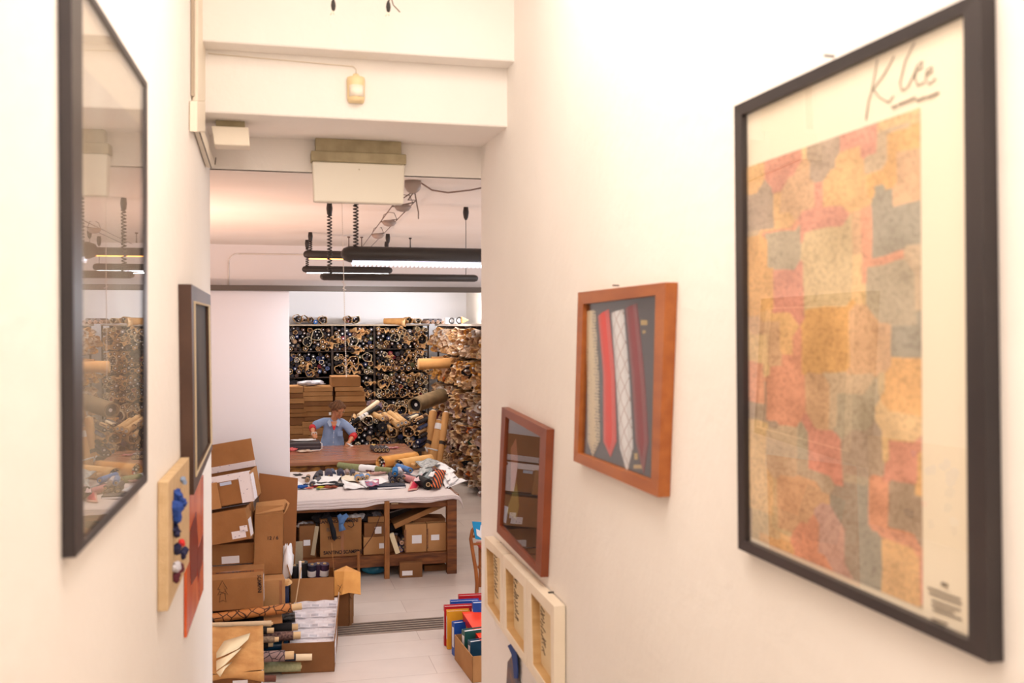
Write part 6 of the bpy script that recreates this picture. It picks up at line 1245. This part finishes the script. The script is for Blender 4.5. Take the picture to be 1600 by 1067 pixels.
# ---------------------------------------------------------------- the working person
PC = Vector((aY(522, 690, 14.80).x, 14.80, 0))
pr = thing('person', 'person in a light blue shirt over a red top, working at the cutting table', 'person', PC)
def Pp(px, py, Y): return aY(px, py, Y) - PC
skin_m = mat('skin', (212, 148, 108), .5, noise=(200, 132, 96), nscale=14, spec=.4); shirt_m = mat('blue_shirt', (150, 172, 212), .8, noise=(138, 160, 202), nscale=14, bump=.25, bscale=16); red_m = mat('red_top', (206, 30, 36), .7)
hair_m = mat('brown_hair', (104, 68, 46), .6, noise=(140, 98, 66), nscale=30, bump=.6, bscale=60, stretch=(3, 3, 1))
def skin_obj(name, chains, mats, parent=None, sub=1, levels=None, root=0):
    """chains: list of [(point, radius), ...]; equal points are merged"""
    vs = []; rs = []; es = []
    def vid(p, r):
        for i, q in enumerate(vs):
            if (q - p).length < 1e-5: return i
        vs.append(Vector(p)); rs.append(r); return len(vs) - 1
    for ch_ in chains:
        ids = [vid(Vector(p), r) for p, r in ch_]
        es += [(a, b_) for a, b_ in zip(ids, ids[1:]) if a != b_]
    me = bpy.data.meshes.new(name); me.from_pydata([tuple(v) for v in vs], es, []); o = bpy.data.objects.new(name, me); COL.objects.link(o)
    sk = o.modifiers.new('skin', 'SKIN'); sk.use_smooth_shade = True; sk.branch_smoothing = .6
    if not me.skin_vertices:
        bm = bmesh.new(); bm.from_mesh(me); bm.verts.layers.skin.verify(); bm.to_mesh(me); bm.free()
    for i, r in enumerate(rs):
        me.skin_vertices[0].data[i].radius = (r if isinstance(r, tuple) else (r, r)); me.skin_vertices[0].data[i].use_root = (i == root)
    sb = o.modifiers.new('sub', 'SUBSURF'); sb.levels = sb.render_levels = sub
    bpy.context.view_layer.update()
    m2 = bpy.data.meshes.new_from_object(o.evaluated_get(bpy.context.evaluated_depsgraph_get())); bpy.data.objects.remove(o)
    return m2
# joints
neck = Pp(521, 655, 14.80); chest = Pp(520, 668, 14.82); waist = Pp(519, 697, 14.84); pel = Vector((waist.x, .05, .90))
shL = Pp(505, 657.5, 14.82); shR = Pp(539, 659, 14.80); elL = Pp(488, 667, 14.76); wrL = Pp(489, 673.5, 14.54); haL = Pp(491, 677.5, 14.45)
elR = Pp(553, 680, 14.74); wrR = Pp(547, 688, 14.52); haR = Pp(543.5, 692.5, 14.43)
headc = Pp(528, 640, 14.72); chin = Pp(525, 652, 14.74)
HR = Euler((D(30), D(-8), D(28))).to_matrix()           # look down towards the right
def hand(wr, ha, up, spread):
    ch_ = []; d = (ha - wr).normalized(); s = d.cross(up).normalized(); palm = ha
    ch_.append([(wr, .030), (lerp(wr, palm, .6), (.036, .024)), (palm, (.040, .021))])
    for k, (L_, off) in enumerate(((.062, -.027), (.072, -.009), (.068, .009), (.052, .026))):
        b0 = palm + s * off; p1 = b0 + d * L_ * .45 - up * .006; p2 = p1 + d * L_ * .32 - up * .018; p3 = p2 + d * L_ * .18 - up * .022
        ch_.append([(palm, (.040, .021)), (b0 + d * .006, .011), (p1, .0095), (p2, .0088), (p3, .0078)])
    t0 = lerp(wr, palm, .55) + s * spread * .03; ch_.append([(lerp(wr, palm, .6), (.036, .024)), (t0 + d * .015 - up * .008, .012), (t0 + d * .045 + s * spread * .008 - up * .02, .010), (t0 + d * .062 - up * .028, .009)])
    return ch_
chains = [[(pel, (.15, .11)), (waist, (.135, .10)), (chest, (.12, .085)), (neck + Vector((0, .0, -.02)), (.055, .052)), (lerp(neck, headc, .45), .056), (headc + HR @ Vector((0, .01, -.03)), .06)],
          [(chest, (.12, .085)), (shL, .048), (elL, .045), (wrL, .033)], [(chest, (.12, .085)), (shR, .048), (elR, .045), (wrR, .033)],
          [(pel, (.15, .11)), (pel + Vector((-.09, 0, -.10)), .085), (Vector((pel.x - .10, .06, .48)), .058), (Vector((pel.x - .10, .09, .09)), .038), (Vector((pel.x - .11, -.05, .035)), .036)],
          [(pel, (.15, .11)), (pel + Vector((.09, 0, -.10)), .085), (Vector((pel.x + .10, .06, .48)), .058), (Vector((pel.x + .10, .09, .09)), .038), (Vector((pel.x + .11, -.05, .035)), .036)]]
chains += hand(wrL, haL, Vector((0, 0, 1)), 1) + hand(wrR, haR, Vector((0, -.2, 1)), -1)
bme = skin_obj('body', chains, skin_m)
# head: smooth ellipsoid with brow, nose, chin, cheeks, ears joined to the body by a voxel remesh
bm = bmesh.new(); bm.from_mesh(bme)
def add_ell(c, r, seg=24, rot=None, fn=None):
    b2 = bmesh.new(); bmesh.ops.create_uvsphere(b2, u_segments=seg, v_segments=seg // 2 + 4, radius=1)
    for v in b2.verts:
        p = Vector((v.co.x * r[0], v.co.y * r[1], v.co.z * r[2]))
        if fn: p = fn(p, v.co)
        v.co = headc + HR @ (Vector(c) + p)
    t_ = bpy.data.meshes.new('t'); b2.to_mesh(t_); b2.free(); bm.from_mesh(t_)
def face(p, u):
    if u.y < 0 and u.z < 0: p.x *= 1 - .30 * min(1, -u.z); p.y *= 1 + .03 * -u.z
    if u.y < -.3 and -.05 < u.z < .2: p.y += .006 
    return p
add_ell((0, 0, 0), (.076, .094, .112), 28, fn=face); add_ell((0, -.028, -.075), (.046, .050, .040)); add_ell((0, -.078, -.096), (.018, .016, .014))
add_ell((0, -.100, -.018), (.011, .020, .026), 12); add_ell((0, -.108, -.034), (.015, .014, .011), 12)
for s in (-1, 1): add_ell((s * .076, .006, -.008), (.010, .019, .030), 12); add_ell((s * .036, -.066, -.032), (.026, .022, .022), 14); add_ell((s * .030, -.086, .028), (.024, .010, .007), 12)
add_ell((0, -.090, -.064), (.022, .012, .007), 12)
bm.to_mesh(bme); bm.free()
body = link(bme, 'body', pr); bme.materials.clear(); bme.materials.append(skin_m)
rm_ = body.modifiers.new('remesh', 'REMESH'); rm_.mode = 'VOXEL'; rm_.voxel_size = .006; rm_.use_smooth_shade = True
sm_ = body.modifiers.new('smooth', 'SMOOTH'); sm_.factor = .5; sm_.iterations = 2
def hl(p): return headc + HR @ Vector(p)
def facepart(nm, m, fnm): 
    mb = MB(); fnm(mb); mb.v = [hl(v) for v in mb.v]; return mb.obj(nm, m, pr)
# hair: shaggy short cut
hs = random.Random(8)
def hairfn(mb):
    def fn(u, v):
        a = 2 * math.pi * u; th = v * 1.72
        k = 1 + .05 * math.sin(a * 9) + .04 * math.sin(a * 17 + v * 6)
        fr = max(0, math.cos(a + math.pi / 2))    # front
        th = th * (1 - .38 * fr)
        return Vector((.090 * k * math.sin(th) * math.cos(a), .012 + .104 * k * math.sin(th) * math.sin(a), .010 + .124 * math.cos(th) * k + .004 * math.sin(a * 11)))
    mb.grid(fn, 60, 16)
    for i in range(70):
        a = hs.uniform(0, 6.28); th = hs.uniform(.2, 1.5); fr = max(0, math.cos(a + math.pi / 2)); th *= (1 - .4 * fr)
        p = Vector((.090 * math.sin(th) * math.cos(a), .012 + .104 * math.sin(th) * math.sin(a), .010 + .122 * math.cos(th))); d = Vector((p.x * .5, p.y * .5, -.05)) + Vector((hs.uniform(-.02, .02), hs.uniform(-.02, .02), 0))
        mb.tube([p, p + d * .35 + p * .06, p + d * .75], [.011, .008, .002], 5)
facepart('hair', hair_m, hairfn).modifiers.new('solid', 'SOLIDIFY').thickness = -.006
def glas(mb):
    for s in (-1, 1):
        mb.tube([(s * .032 + .024 * math.cos(a), -.104 + abs(s * .032 + .024 * math.cos(a)) * .25, .012 + .017 * math.sin(a)) for a in [i * math.pi / 8 for i in range(17)]], .0018, 5)
        mb.tube([(s * .056, -.092, .016), (s * .078, -.05, .016), (s * .080, .01, .008)], .0018, 5)
    mb.tube([(-.009, -.104, .014), (0, -.108, .016), (.009, -.104, .014)], .0018, 5)
facepart('eyeglasses', mat('glasses_gold', (206, 180, 140), .3, metal=.6), glas)
for s in (-1, 1):
    facepart('eye', mat('eye_dark', (40, 30, 26), .3), lambda mb: mb.tube([(s * .030 - .010, -.0935, .008), (s * .030, -.097, .006), (s * .030 + .010, -.0935, .008)], .0032, 6))
    facepart('eyebrow', hair_m, lambda mb: mb.tube([(s * .018, -.0985, .034), (s * .032, -.0975, .039), (s * .048, -.086, .034)], .003, 5))
facepart('mouth', mat('lips', (160, 74, 66), .5), lambda mb: mb.tube([(-.020, -.096, -.065), (-.008, -.1025, -.063), (.008, -.1025, -.063), (.020, -.096, -.065)], .0032, 6))
# clothing
STOP = chest + Vector((0, .008, .080))
tors = skin_obj('shirt', [[(pel + Vector((0, 0, -.04)), (.19, .135)), (waist, (.19, .13)), (lerp(waist, chest, .5), (.172, .128)), (chest, (.178, .125)), (STOP, (.155, .095)), (STOP + Vector((0, .012, .055)), (.085, .068))],
    [(STOP, (.155, .095)), (shL + Vector((0, 0, -.005)), .078), (lerp(shL, elL, .6), .070), (elL + Vector((.005, 0, .0)), .064)], [(STOP, (.155, .095)), (shR + Vector((0, 0, -.005)), .078), (lerp(shR, elR, .6), .070), (elR + Vector((0, 0, .0)), .066)]], shirt_m, sub=2)
tors.materials.clear(); tors.materials.append(shirt_m); so = link(tors, 'shirt', pr)
dt = bpy.data.textures.new('shirt_folds', 'CLOUDS'); dt.noise_scale = .09; dm = so.modifiers.new('folds', 'DISPLACE'); dm.texture = dt; dm.strength = .022; dm.texture_coords = 'LOCAL'; dm.mid_level = .5
tro = skin_obj('trousers', [[(pel + Vector((0, 0, .0)), (.17, .125)), (pel + Vector((-.09, 0, -.12)), .100), (Vector((pel.x - .10, .06, .48)), .075), (Vector((pel.x - .10, .08, .12)), .062)], [(pel + Vector((0, 0, .0)), (.17, .125)), (pel + Vector((.09, 0, -.12)), .100), (Vector((pel.x + .10, .06, .48)), .075), (Vector((pel.x + .10, .08, .12)), .062)]], None)
tro.materials.clear(); tro.materials.append(mat('trouser_dark', (44, 46, 60), .8)); link(tro, 'trousers', pr)
for s in (-1, 1): MB().box((pel.x + s * .11, .0, .035), (.10, .27, .07)).obj('shoe', mat('shoe_dark', (36, 30, 30), .6), pr, bevel=.02)
def cuff(a, b_, r0, r1):
    d = (b_ - a); MB().cyl(a, b_, r0, r1, n=18, hole=r1 * .62).obj('red_cuff', red_m, pr, bevel=.004)
cuff(elL + (wrL - elL) * .12, elL + (wrL - elL) * .62, .050, .043); cuff(elR + (wrR - elR) * .05, elR + (wrR - elR) * .60, .056, .049)
# collar, placket, red v-neck
nb = neck + Vector((0, 0, .0)); 
for s in (-1, 1):
    q = [nb + Vector((s * .020, -.105, -.075)), nb + Vector((s * .062, -.06, .012)), nb + Vector((s * .098, -.085, -.035)), nb + Vector((s * .066, -.128, -.098))]
    MB().prism(q, (0, -1, .3), .008).obj('collar', mat('collar_blue', (176, 196, 228), .8), pr, bevel=.002)
q = [nb + Vector((-.030, -.118, -.075)), nb + Vector((.030, -.118, -.075)), nb + Vector((.004, -.135, -.145)), nb + Vector((-.006, -.135, -.145))]; MB().prism(q, (0, -1, 0), .012).obj('red_neckline', red_m, pr)
q = [nb + Vector((-.046, -.105, -.02)), nb + Vector((.046, -.105, -.02)), nb + Vector((.024, -.124, -.09)), nb + Vector((-.024, -.124, -.09))]; MB().prism(q, (0, -1, 0), .010).obj('bare_neck', skin_m, pr, bevel=.004)
mb = MB().tube([nb + Vector((-.004, -.138, -.15)), nb + Vector((-.01, -.152, -.25)), nb + Vector((-.014, -.150, -.38))], .0035, 5); mb.obj('placket', mat('collar_blue', (176, 196, 228), .8), pr)
for k in range(3): MB().cyl(nb + Vector((-.006 - .003 * k, -.150 - .003 * k, -.18 - .07 * k)), nb + Vector((-.006 - .003 * k, -.156 - .003 * k, -.18 - .07 * k)), .006, n=10).obj('button', white_p, pr)
q = [nb + Vector((.045, -.150, -.165)), nb + Vector((.125, -.125, -.160)), nb + Vector((.122, -.130, -.235)), nb + Vector((.048, -.152, -.24))]; MB().prism(q, (0, -1, 0), .004).obj('pocket', shirt_m, pr, bevel=.002)
# what the hands hold
sc = thing('scissors', 'pale handled scissors held in the person’s left-side hand', 'scissors', PC + haL)
sm = mat('white_plastic', (232, 222, 214), .5)
for s in (-1, 1): MB().tube([(s * .018 + .016 * math.cos(a), -.02, -.0 + .024 * math.sin(a)) for a in [i * math.pi / 6 for i in range(13)]], .0065, 6).obj('handle', sm, sc)
MB().prism([(-.008, -.025, -.02), (.010, -.025, -.02), (.030, -.03, -.13), (.022, -.03, -.135)], (0, 1, 0), .004).obj('blade', mat('scissor_steel', (216, 206, 200), .35, metal=.3), sc)
g0 = PC + haR + Vector((.02, -.03, -.03)); mb = MB().grid(lambda u, v: Vector((-.035 + .13 * v + .03 * (u - .5), -.01 - .02 * math.sin(u * 5), .035 - (.055) * v + .012 * math.sin(u * 6 + v * 4) - .02 * u)), 10, 8)
tag(mb.obj('cloth_piece', white_p, None, solid=.004, loc=g0), 'small white cloth piece held under the person’s right-side hand on the table', 'fabric')
